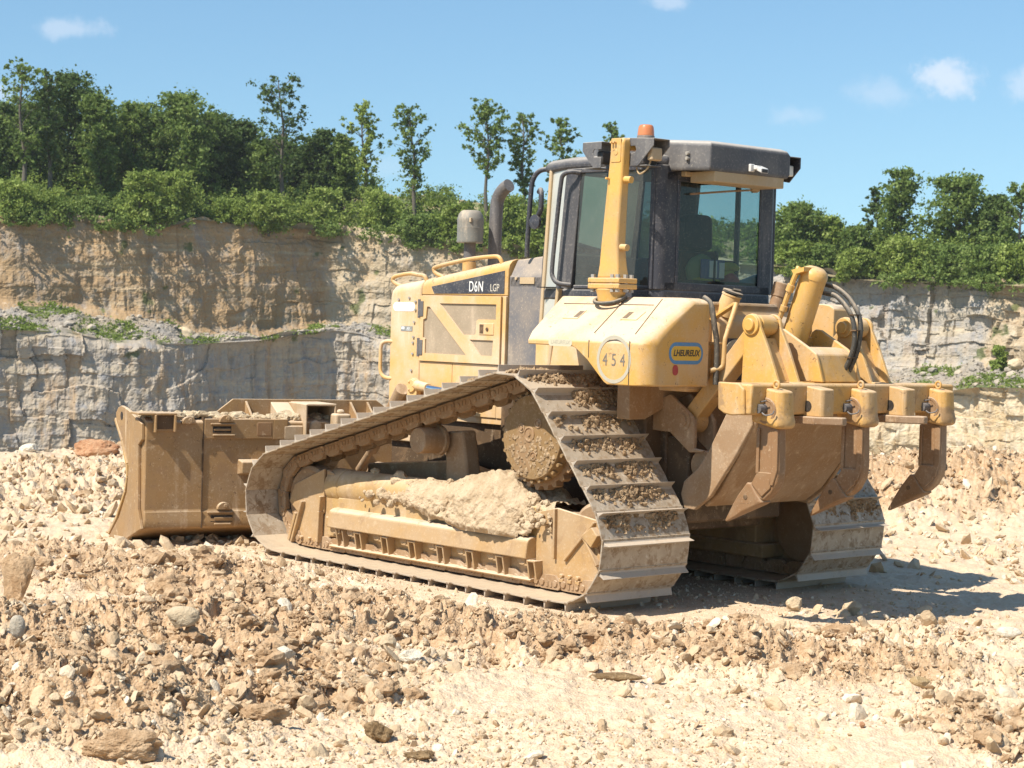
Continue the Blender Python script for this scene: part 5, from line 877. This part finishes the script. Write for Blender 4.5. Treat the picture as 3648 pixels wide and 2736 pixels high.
# --- ripper
q = MB(); bp_ = [(-1.285, 1.595), (-1.275, 1.50), (-1.295, 1.43), (-1.345, 1.40), (-1.41, 1.39), (-1.55, 1.398), (-1.56, 1.595)]; q.prism(bp_, 'y', 1.08, -1.08); rip = P_('ripper', q, 'paint_worn', None, .015)
q = MB(); q.prism([(-1.283, 1.60), (-1.29, 1.425), (-1.34, 1.398), (-1.405, 1.388), (-1.515, 1.398), (-1.505, 1.56), (-1.46, 1.598)], 'y', 1.075, 1.10); P_('end_plate', q, 'paint_worn', rip, .01)
def ripbox(yc):
    q = MB(); h = .085
    pl = lambda i: [(-1.45, yc + h - i * .8), (-1.655 + i, yc + h - i * .8), (-1.685 + i, yc + h - .03 - i * .5), (-1.695 + i, yc), (-1.685 + i, yc - h + .03 + i * .5), (-1.655 + i, yc - h + i * .8), (-1.45, yc - h + i * .8)]
    q.loft([[(x, y, z + (.035 if x > -1.5 else 0)) for x, y in pl(i)] for z, i in ((1.312, .02), (1.326, -.004), (1.362, -.008), (1.39, .0), (1.41, .002), (1.552, .01))])
    b = P_('shank_holder', q, 'paint_worn', rip, .012, seg=3)
    q = MB(); q.cyl((-1.552, yc + .08, 1.44), (-1.552, yc + .15, 1.438), .03, n=14); q.cyl((-1.552, yc + .149, 1.438), (-1.552, yc + .153, 1.438), .008, n=8); q.tube([(-1.49, yc + .115, 1.455), (-1.50, yc + .12, 1.485), (-1.54, yc + .125, 1.48), (-1.60, yc + .12, 1.492)], .005, 6, 4); q.tube([(-1.56, yc + .13, 1.425), (-1.61, yc + .14, 1.40), (-1.65, yc + .12, 1.41), (-1.655, yc + .11, 1.43)], .005, 6, 4); P_('retaining_pin', q, 'exhaust_rust', rip, smooth=40)
    q = MB(); q.lathe((-1.565, yc + .083, 1.425), (0, 1, 0), [(.085, 0), (.08, .006), (.066, .007), (.06, .002), (0, .002)], 24); P_('pin_boss', q, 'rust_steel', rip, smooth=40)
    q = MB(); A = np.linspace(0, 2 * math.pi, 16, endpoint=False); q.tube([(-1.585 + .022 * math.cos(a), yc + .01, 1.592 + .024 * math.sin(a)) for a in np.linspace(0, 2 * math.pi, 17)], .008, 8, 1); P_('lifting_eye', q, 'paint_worn', rip, smooth=50)
    q = MB(); sh = [(-1.465, 1.345), (-1.645, 1.345), (-1.655, 1.05), (-1.645, .97), (-1.60, .895), (-1.54, .845), (-1.43, .865), (-1.415, .935), (-1.452, .965), (-1.485, 1.05)]
    y0 = yc + .01; q.loft([[(x, y, z) for x, z in sh] for y in (y0 - .038, y0 + .038)]); s_ = P_('shank', q, 'rust_steel', rip, .012); q = MB(); q.box(-1.50, -1.475, y0 + .038, y0 + .052, 1.02, 1.31); q.prism([(-1.60, 1.31), (-1.648, 1.31), (-1.652, 1.05), (-1.62, .95), (-1.585, .95), (-1.605, 1.05)], 'y', y0 + .038, y0 + .05); q.prism([(-1.49, 1.03), (-1.61, 1.03), (-1.60, .93), (-1.53, .87), (-1.44, .95)], 'y', y0 + .038, y0 + .05); P_('rib', q, 'rust_steel', rip, .005)
    q = MB(); tp_ = [(-1.405, .955), (-1.44, .948), (-1.475, .895), (-1.535, .835), (-1.50, .815), (-1.36, .755), (-1.205, .680), (-1.20, .692), (-1.29, .805), (-1.33, .865)]; c_ = np.array([-1.37, .83])
    q.loft([[(c_[0] + (x - c_[0]) * k, y0 + dy * (.35 if x > -1.25 else 1), c_[1] + (z - c_[1]) * k) for x, z in tp_] for dy, k in ((-.052, .86), (-.045, 1), (.045, 1), (.052, .86))]); P_('ripper_tip', q, 'rust_steel', rip, .004); q = MB(); q.cyl((-1.40, y0 + .04, .86), (-1.40, y0 + .056, .86), .016, n=10); P_('tip_pin', q, 'dark_case', rip, smooth=40)
for yc in (.865, .0, -.868): ripbox(yc)
def hitch(yn):
    q = MB(); y1 = yn - .135
    pl = [(-1.40, yn), (-1.675, yn), (-1.69, yn - .02), (-1.69, y1 + .02), (-1.675, y1), (-1.40, y1)]; q.loft([[(x, y, z - (.0 if z < 1.5 else (-(x + 1.40)) * .14)) for x, y in pl] for z in (1.385, 1.605)]); b = P_('hitch_block', q, 'paint_worn', rip, .008)
    q = MB(); q.loft([[(x, y, z) for x, y in ((-1.42, yn + .04), (-1.655, yn + .04), (-1.80, yn - .075), (-1.80, y1 + .02), (-1.77, y1 - .02), (-1.42, y1 - .02))] for z in (1.335, 1.387)]); P_('hitch_plate', q, 'rust_steel', rip, .008)
    q = MB(); q.cyl((-1.567, yn - .03, 1.452), (-1.567, yn + .003, 1.452), .036, n=20); P_('hitch_hole', q, 'dark_hole', rip)
hitch(.54); hitch(-.335)
def lug(y, w_=.028):
    q = MB(); cx, cz, r_ = -1.127, 1.972, .075; top = [(cx + r_ * math.cos(R(a)), cz + r_ * math.sin(R(a))) for a in range(190, -41, -23)]
    pl = [(-1.052, 1.60)] + [(cx + r_ * math.cos(R(a)), cz + r_ * math.sin(R(a))) for a in range(-20, 211, 21)] + [(-1.285, 1.80), (-1.385, 1.60)]; pl = [(-1.052, 1.58), (-1.062, 1.9)] + pl[2:-2] + [(-1.275, 1.92 - .10), (-1.38, 1.58)]
    q.prism(pl, 'y', y - w_ / 2, y + w_ / 2); return P_('lug', q, 'paint', rip, .006)
for y in (.595, .389, -.389, -.595): lug(y)
for y in (.49, -.49):
    q = MB(); q.cyl((-1.127, y - .155, 1.972), (-1.127, y + .155, 1.972), .042, n=20); q.cyl((-1.127, y + .118, 1.972), (-1.127, y + .135, 1.972), .07, n=24); q.cyl((-1.127, y - .075, 1.972), (-1.127, y + .075, 1.972), .068, n=24); P_('lug_pin', q, 'paint', rip, .005, smooth=40)
    q = MB(); q.box(-1.34, -1.10, y - .09, y + .09, 1.585, 1.60); q.loft([[(-1.16, y - .088, 1.885), (-1.16, y + .088, 1.885), (-1.30, y + .088, 1.60), (-1.30, y - .088, 1.60)], [(-1.14, y - .088, 1.885), (-1.14, y + .088, 1.885), (-1.12, y + .088, 1.60), (-1.12, y - .088, 1.60)]]); P_('lug_web', q, 'paint', rip)
    q = MB(); q.bar((-1.118, y, 1.965), (-.52, y, 1.31), .115, .125, (0, 1, 0)); q.cyl((-.53, y - .062, 1.30), (-.53, y + .062, 1.30), .085, n=24); P_('ripper_link', q, 'paint', rip, .008, smooth=40)
    for dy in (.10, -.10):
        q = MB(); q.prism([(-.20, 1.40), (-.40, 1.475), (-.60, 1.345), (-.635, 1.30), (-.645, 1.19), (-.64, 1.115), (-.72, 1.108), (-.722, 1.096), (-.60, 1.085), (-.41, 1.215), (-.20, 1.22)], 'y', y + dy - .016, y + dy + .016); P_('link_bracket', q, 'undercarriage', rip, .006)
    q = MB(); q.cyl((-.53, y - .13, 1.30), (-.53, y + .135, 1.30), .045, n=20); q.cyl((-.53, y + .116, 1.30), (-.53, y + .124, 1.30), .075, n=24); P_('bracket_pin', q, 'undercarriage', rip, smooth=40)
    q = MB(); q.cyl((-.66, y - .08, 1.0), (-.66, y + .05, 1.0), .10, n=20); P_('pivot', q, 'undercarriage', rip, smooth=40)
low = [(-.955, 1.40), (-1.17, 1.48), (-1.175, 1.31), (-1.02, 1.07), (-.82, .80), (-.675, .695), (-.58, .70), (-.545, .80), (-.573, .887), (-.70, .99), (-.80, 1.13)]
q = MB(); lowc = [(-.98, 1.38), (-1.20, 1.45), (-1.20, 1.33), (-1.04, 1.09), (-.84, .82), (-.70, .715), (-.60, .80), (-.72, .97), (-.84, 1.13)]
q.loft([[(x, (.60 - .10 * (1.3 - z) * 1.2) * s, z) for x, z in lowc] for s in (1, -1)]); P_('ripper_frame', q, 'undercarriage', rip, .012)
for s in (1, -1): q = MB(); q.prism(low, 'y', s * .585, s * .62); P_('frame_cheek', q, 'undercarriage', rip, .008)
q = MB()
for y in (.20, -.20): q.prism([(-.92, 1.60), (-.98, 1.93), (-1.02, 1.955), (-1.07, 1.95), (-1.29, 1.833), (-1.36, 1.789), (-1.42, 1.60)], 'y', y - .014, y + .014)
q.loft([[(-1.20, y, 1.835), (-1.29, y, 1.828), (-1.35, y, 1.785), (-1.405, y, 1.60), (-1.2, y, 1.60)] for y in (-.19, .19)]); q.box(-1.0, -.97, -.19, .19, 1.6, 1.9); P_('cylinder_yoke', q, 'paint', rip, .008)
q = MB(); a = np.array([-.985, .0, 1.875]); b = np.array([-1.155, .0, 2.345]); d = unit(b - a); L_ = np.linalg.norm(b - a); q.lathe(a, d, [(0, 0), (.085, 0), (.092, .01), (.092, L_ - .045), (.095, L_ - .043), (.095, L_ - .02), (.085, L_ + .01), (.055, L_ + .03), (0, L_ + .035)], 32); cyl_ = P_('ripper_cylinder', q, 'paint_clean', rip, smooth=40)
q = MB(); q.tube([(-1.10, .11, 2.375), (-1.09, .125, 2.33), (-1.03, .125, 2.20), (-.97, .125, 2.05), (-.90, .125, 1.90)], .018, 8, 3); q.cyl((-1.035, .125, 2.21), (-1.055, .125, 2.255), .028, n=12); q.cyl((-.985, .125, 2.075), (-.998, .125, 2.11), .026, n=12); q.prism([(-1.06, 2.355), (-1.17, 2.375), (-1.17, 2.345), (-1.08, 2.325)], 'y', .02, .14); P_('hydraulic_pipe', q, 'paint_clean', rip, smooth=40)
for nm, pts in (('h1', [(-1.12, -.10, 2.27), (-1.162, -.12, 2.263), (-1.244, -.13, 2.24), (-1.349, -.13, 2.172), (-1.432, -.13, 2.07), (-1.458, -.13, 1.967), (-1.442, -.13, 1.841), (-1.41, -.13, 1.748), (-1.34, -.13, 1.62)]), ('h2', [(-1.14, -.06, 2.215), (-1.182, -.085, 2.204), (-1.278, -.085, 2.182), (-1.384, -.085, 2.091), (-1.431, -.09, 1.989), (-1.437, -.09, 1.863), (-1.399, -.09, 1.747), (-1.33, -.09, 1.63)])):
    q = MB(); q.tube(pts, .0165, 12, 5); P_('hydraulic_hose', q, 'rubber_hose', rip, smooth=60)
q = MB()
for z, x in ((2.06, -1.432), (1.955, -1.448), (1.77, -1.41)): q.box(x - .02, x + .024, -.15, -.065, z - .004, z + .004)
P_('hose_clamp', q, 'dark_case', rip)
# --- blade, swung a little to the right
bl = MB(); body_ = [(.012, .312), (.012, .893), (.0, .925), (.0, 1.045), (.10, 1.075), (.36, 1.06), (.80, 1.03), (.83, 1.005), (.60, .83), (.455, .65), (.46, .50), (.50, .42), (.72, .2), (1.0, .0), (1.15, -.105), (1.13, -.125), (.78, -.06), (.0, .17), (-.012, .235), (.0, .30)]
bl.prism(body_, 'y', -2.095, 2.095); blade = P_('blade', bl, 'blade_steel', None, .012); blade.matrix_basis = Matrix.Translation((3.545, 0, 0)) @ Matrix.Rotation(R(-15), 4, 'Z')
ep = [(.79, 1.075), (.72, 1.125), (.63, 1.145), (.52, 1.135), (.40, 1.115), (.028, 1.028), (.017, .896), (.114, .848), (.086, .333), (-.014, .169), (.789, -.073), (1.0, -.13), (1.17, -.135), (.93, .0), (.63, .20), (.41, .438), (.37, .65), (.53, .84), (.76, 1.0)]
for s in (1, -1): q = MB(); q.prism(ep, 'y', s * 2.095, s * 2.125); P_('end_plate', q, 'blade_steel', blade, .006)
q = MB(); cv = [(.85, 1.02), (.63, .845), (.475, .66), (.455, .56), (.505, .435), (.73, .20), (1.02, .0), (1.20, -.12)]; q.loft([[(x - .012, y, z), (x + .02, y, z)] for x, z in cv for y in (2.09,)], False, False); [q.bar((cv[i][0], 2.10, cv[i][1]), (cv[i + 1][0], 2.10, cv[i + 1][1]), .03, .035, (0, 1, 0)) for i in range(len(cv) - 1)]; P_('wear_strip', q, 'frame_paint', blade, .004)
q = MB(); q.cyl((.60, 2.12, 1.06), (.60, 2.128, 1.06), .035, n=18); P_('shackle_hole', q, 'dark_hole', blade)
q = MB(); q.prism([(.66, .012), (1.0, -.085), (1.20, -.14), (1.21, -.115), (1.02, .025), (.98, .02), (1.10, -.08)], 'y', -2.09, 2.09); P_('cutting_edge', q, 'rust_steel', blade, .004)
q = MB(); q.box(.0, .013, 1.600, 1.612, .30, .90); q.box(-.004, .06, 1.600, 1.611, .90, 1.085); q.box(-.015, .0, 1.602, 1.612, .17, .30); P_('fold_joint', q, 'dark_case', blade)
q = MB(); q.box(-.008, .10, 1.0 - .0, 1.60, .905, 1.07); q.box(-.03, .02, 1.34, 1.55, 1.02, 1.035); q.box(-.03, .02, 1.34, 1.53, .93, .942); q.box(-.008, .10, .87, 1.0, .90, 1.07); P_('hinge_housing', q, 'blade_steel', blade, .018, seg=3)
q = MB(); q.box(-.0095, .0, 1.37, 1.53, .955, 1.01); q.box(-.0095, 0, 1.34, 1.53, .215, .27); P_('hinge_slot', q, 'dark_hole', blade); q = MB(); q.box(-.015, .0, 1.375, 1.52, .972, .99); q.box(-.015, 0, 1.345, 1.50, .232, .255); q.box(-.02, .0, 1.34, 1.56, .285, .30); q.box(-.03, .0, 1.36, 1.50, .19, .205); P_('hinge_bar', q, 'blade_steel', blade, .004)
q = MB(); q.box(-.0105, .05, 1.0, 1.155, .915, 1.055); P_('lock_cylinder', q, 'rust_steel', blade, .02, seg=3)
for y, z in ((1.42, 1.075), (1.74, 1.06), (1.42, .35)): q = MB(); A = [(.06 * math.cos(R(a)), .06 * math.sin(R(a))) for a in range(0, 181, 20)]; q.prism([(y + a, z - .03 + b) for a, b in A], 'x', -.035, .01); q.cyl((-.04, y - .01, z), (.02, y - .01, z), .018, n=10); P_('lifting_eye', q, 'blade_steel', blade, .004)
q = MB(); v0, f0 = ico(2); g = np.random.default_rng(3)
for i in range(230):
    y = g.choice([g.uniform(1.55, 2.05), g.uniform(.75, 1.55), g.uniform(.3, .7)], p=[.4, .45, .15]); x = g.uniform(.06, .34); r_ = abs(g.normal(.02, .016)) + .008; q.add(v0 * r_ * (1 + .35 * g.normal(size=(len(v0), 1)) * .5) * np.array([1, 1.2, .7]) + np.array([x, y, 1.07 + .04 * math.exp(-((y - 1.62) / .12) ** 2) * g.random() + r_ * .2]), f0.tolist())
P_('loose_dirt', q, 'clod_pale', blade, smooth=0)['kind'] = 'stuff'
q = MB(); q.box(-.01, .06, 1.86, 2.03, .965, 1.10); P_('wing_bracket', q, 'blade_steel', blade, .004); q = MB(); q.box(-.04, .20, 1.845, 2.17, 1.10, 1.118); q.box(-.06, .0, 2.02, 2.035, .96, 1.10); q.box(-.06, .0, 1.855, 1.87, .965, 1.10); P_('wing_shelf', q, 'blade_steel', blade, .003); q = MB(); q.box(-.0125, -.010, 1.872, 2.018, .985, 1.098); P_('wing_pocket_shade', q, 'dark_case', blade)  # the dark sheet in the pocket paints the shade under the shelf
q = MB(); q.prism([(1.40, 1.05), (1.395, 1.10), (1.235, 1.222), (-.085, 1.222), (-.16, 1.17), (-.16, 1.05)], 'x', .35, .372); P_('spill_guard', q, 'blade_steel', blade, .004)
for y in (1.12, .16, -.0): q = MB(); q.prism([(.35, 1.205), (.35, 1.05), (.14, 1.05)], 'y', y - .01, y + .01); P_('guard_rib', q, 'blade_steel', blade, .002)
q = MB(); q.loft([[(.35, y, 1.20), (.35, y, 1.05), (-.01, y, .90), (-.01, y, 1.01), (.10, y, 1.075)] for y in (.90, .735)]); q.box(-.06, .36, .717, .735, .72, 1.20); q.box(-.06, .36, .455, .717, 1.185, 1.205); q.box(-.06, .36, .455, .472, .90, 1.19); q.box(.0, .36, .46, .72, 1.035, 1.05); q.box(.30, .36, .46, .72, .7, 1.19); P_('blade_tower', q, 'blade_pale', blade, .006)
q = MB(); q.box(-.16, -.02, .36, .50, 1.0, 1.125); q.cyl((-.02, .62, 1.0), (.2, .62, 1.02), .06, n=16); q.box(-.12, -.06, .40, .46, 1.12, 1.16); P_('tilt_cylinder', q, 'blade_pale', blade, .02, seg=3)
q = MB(); q.prism([(-.10, .72), (.05, .74), (.05, .60), (-.10, .62)], 'y', .95, 1.30); P_('blade_lug', q, 'blade_steel', blade, .01)
q = MB(); q.tube([(1.6, .50, .62), (2.6, .52, .66), (3.0, .46, .66), (3.35, .15, .62), (3.45, 0, .60), (3.35, -.15, .62), (3.0, -.46, .66), (2.6, -.52, .66), (1.6, -.50, .62)], .10, 8, 3); q.prism([(1.0, .50), (1.8, .55), (2.9, .58), (2.9, .76), (1.8, .86), (1.0, .72)], 'y', .55, .66); q.prism([(1.0, .50), (1.8, .55), (2.9, .58), (2.9, .76), (1.8, .86), (1.0, .72)], 'y', -.66, -.55); P_('push_frame', q, 'undercarriage', None, .015, smooth=40)
for s in (1, -1): q = MB(); q.cyl((2.55, s * .60, 1.38), (3.15, s * .42, .85), .055, n=16); q.cyl((3.15, s * .42, .85), (3.4, s * .36, .66), .03, n=14); P_('blade_cylinder', q, 'undercarriage', None, smooth=50)
# --- things left lying inside the cab, behind the rear window
def inside(name, label, cat, loc): o = empty(name); o.matrix_world = MW @ Matrix.Translation(loc); return tag(o, label, cat)
t_ = inside('seed_sack', 'yellow, blue and white printed sack slumped behind the rear cab window', 'sack', (-.14, .02, 2.215)); q = MB()
def blob(q, sx_, sy_, sz_, seed, dx=0, dy=0, dz=0, am=.25): v, f = ico(3); v = v * (1 + am * fbm(v + seed, 1.2, 3)[:, None]) * np.array([sx_, sy_, sz_]) + np.array([dx, dy, dz]); q.add(v, f.tolist())
blob(q, .06, .17, .13, 1, 0, 0, .12); P_('bag', q, 'cloth_green', t_, smooth=60); q = MB(); q.box(-.075, -.06, -.15, .10, .08, .22); P_('print', q, 'cloth_blue', t_, .01); q = MB(); q.box(-.08, -.074, -.06, .02, .09, .21); q.box(-.08, -.074, -.14, -.085, .09, .20); P_('label', q, 'sticker_pale', t_); q = MB(); q.box(-.085, -.08, -.02, -.04, .02, .28); P_('strap', q, 'seat_black', t_); q = MB(); blob(q, .04, .15, .06, 3, -.03, 0, .05); P_('bottom', q, 'cloth_yellow', t_, smooth=60)
t_ = inside('rag', 'crumpled dull yellow rag on top of the things behind the rear cab window', 'rag', (-.15, -.25, 2.36)); q = MB(); blob(q, .04, .09, .035, 5, 0, 0, .03, .5); blob(q, .03, .07, .03, 6, 0, .03, -.02, .5); P_('cloth', q, 'cloth_yellow', t_, smooth=60)
t_ = inside('helmet', 'dark red rounded helmet between the sack and the bottle in the cab', 'helmet', (-.15, -.25, 2.22)); q = MB(); blob(q, .07, .09, .075, 7, 0, 0, .06, .08); P_('shell', q, 'helmet_red', t_, smooth=60); q = MB(); q.box(-.09, .05, -.09, .09, 0, .015); P_('brim', q, 'helmet_red', t_, .005)
t_ = inside('water_bottle', 'big clear blue water bottle lying behind the rear cab window at right', 'bottle', (-.17, -.45, 2.27)); q = MB(); q.lathe((0, .12, -.03), (0, -1, .28), [(0, 0), (.035, .0), (.05, .03), (.052, .2), (.05, .23), (0, .235)], 18); P_('body', q, 'bottle_blue', t_, smooth=50); q = MB(); q.lathe((0, .155, -.04), (0, -1, .28), [(0, 0), (.018, 0), (.018, .04), (0, .041)], 12); P_('cap', q, 'sticker_blue', t_, smooth=50)
# --- shown pieces of the boulders on the ledges of the quarry
def ledge_rock(px, y, wd, ht, lab, mat, seed):
    _, _, _, Y = [float(v) for v in wl_(px)]; Y -= 1.6; k = Y / .60636 / FPX; X, z = pxz(px, y, Y); v, f = ico(4); v = v * (1 + .35 * fbm(v + seed, 1.2, 4)[:, None]) * np.array([wd * k / 2, wd * k / 3, ht * k / 2])
    o = rawmesh('boulder', v, f, mat, None, False); o.location = (X, Y, z - ht * k * .4); return tag(o, lab, 'boulder')
ledge_rock(392, 712, 60, 40, 'round pale boulder on the ledge at the foot of the left upper cliff', 'rock_tan', 3)
ledge_rock(2196, 776, 40, 26, 'tan boulder lying on the ledge of the right cliff', 'rock_tan', 6)

# --- the air: far things pale a little
q = MB(); q.box(-310, 310, -70, 440, -16, 40); hz = q.build('haze', 'seat_black', smooth=0); tag(hz, kind='stuff'); t = NT('haze'); t.n.remove(t.b); pv = t.n.new('ShaderNodeVolumePrincipled'); pv.inputs['Color'].default_value = (.93, .96, 1, 1); pv.inputs['Density'].default_value = .00013; t.l.new(pv.outputs[0], t.n['Material Output'].inputs['Volume']); hz.data.materials[0] = t.m
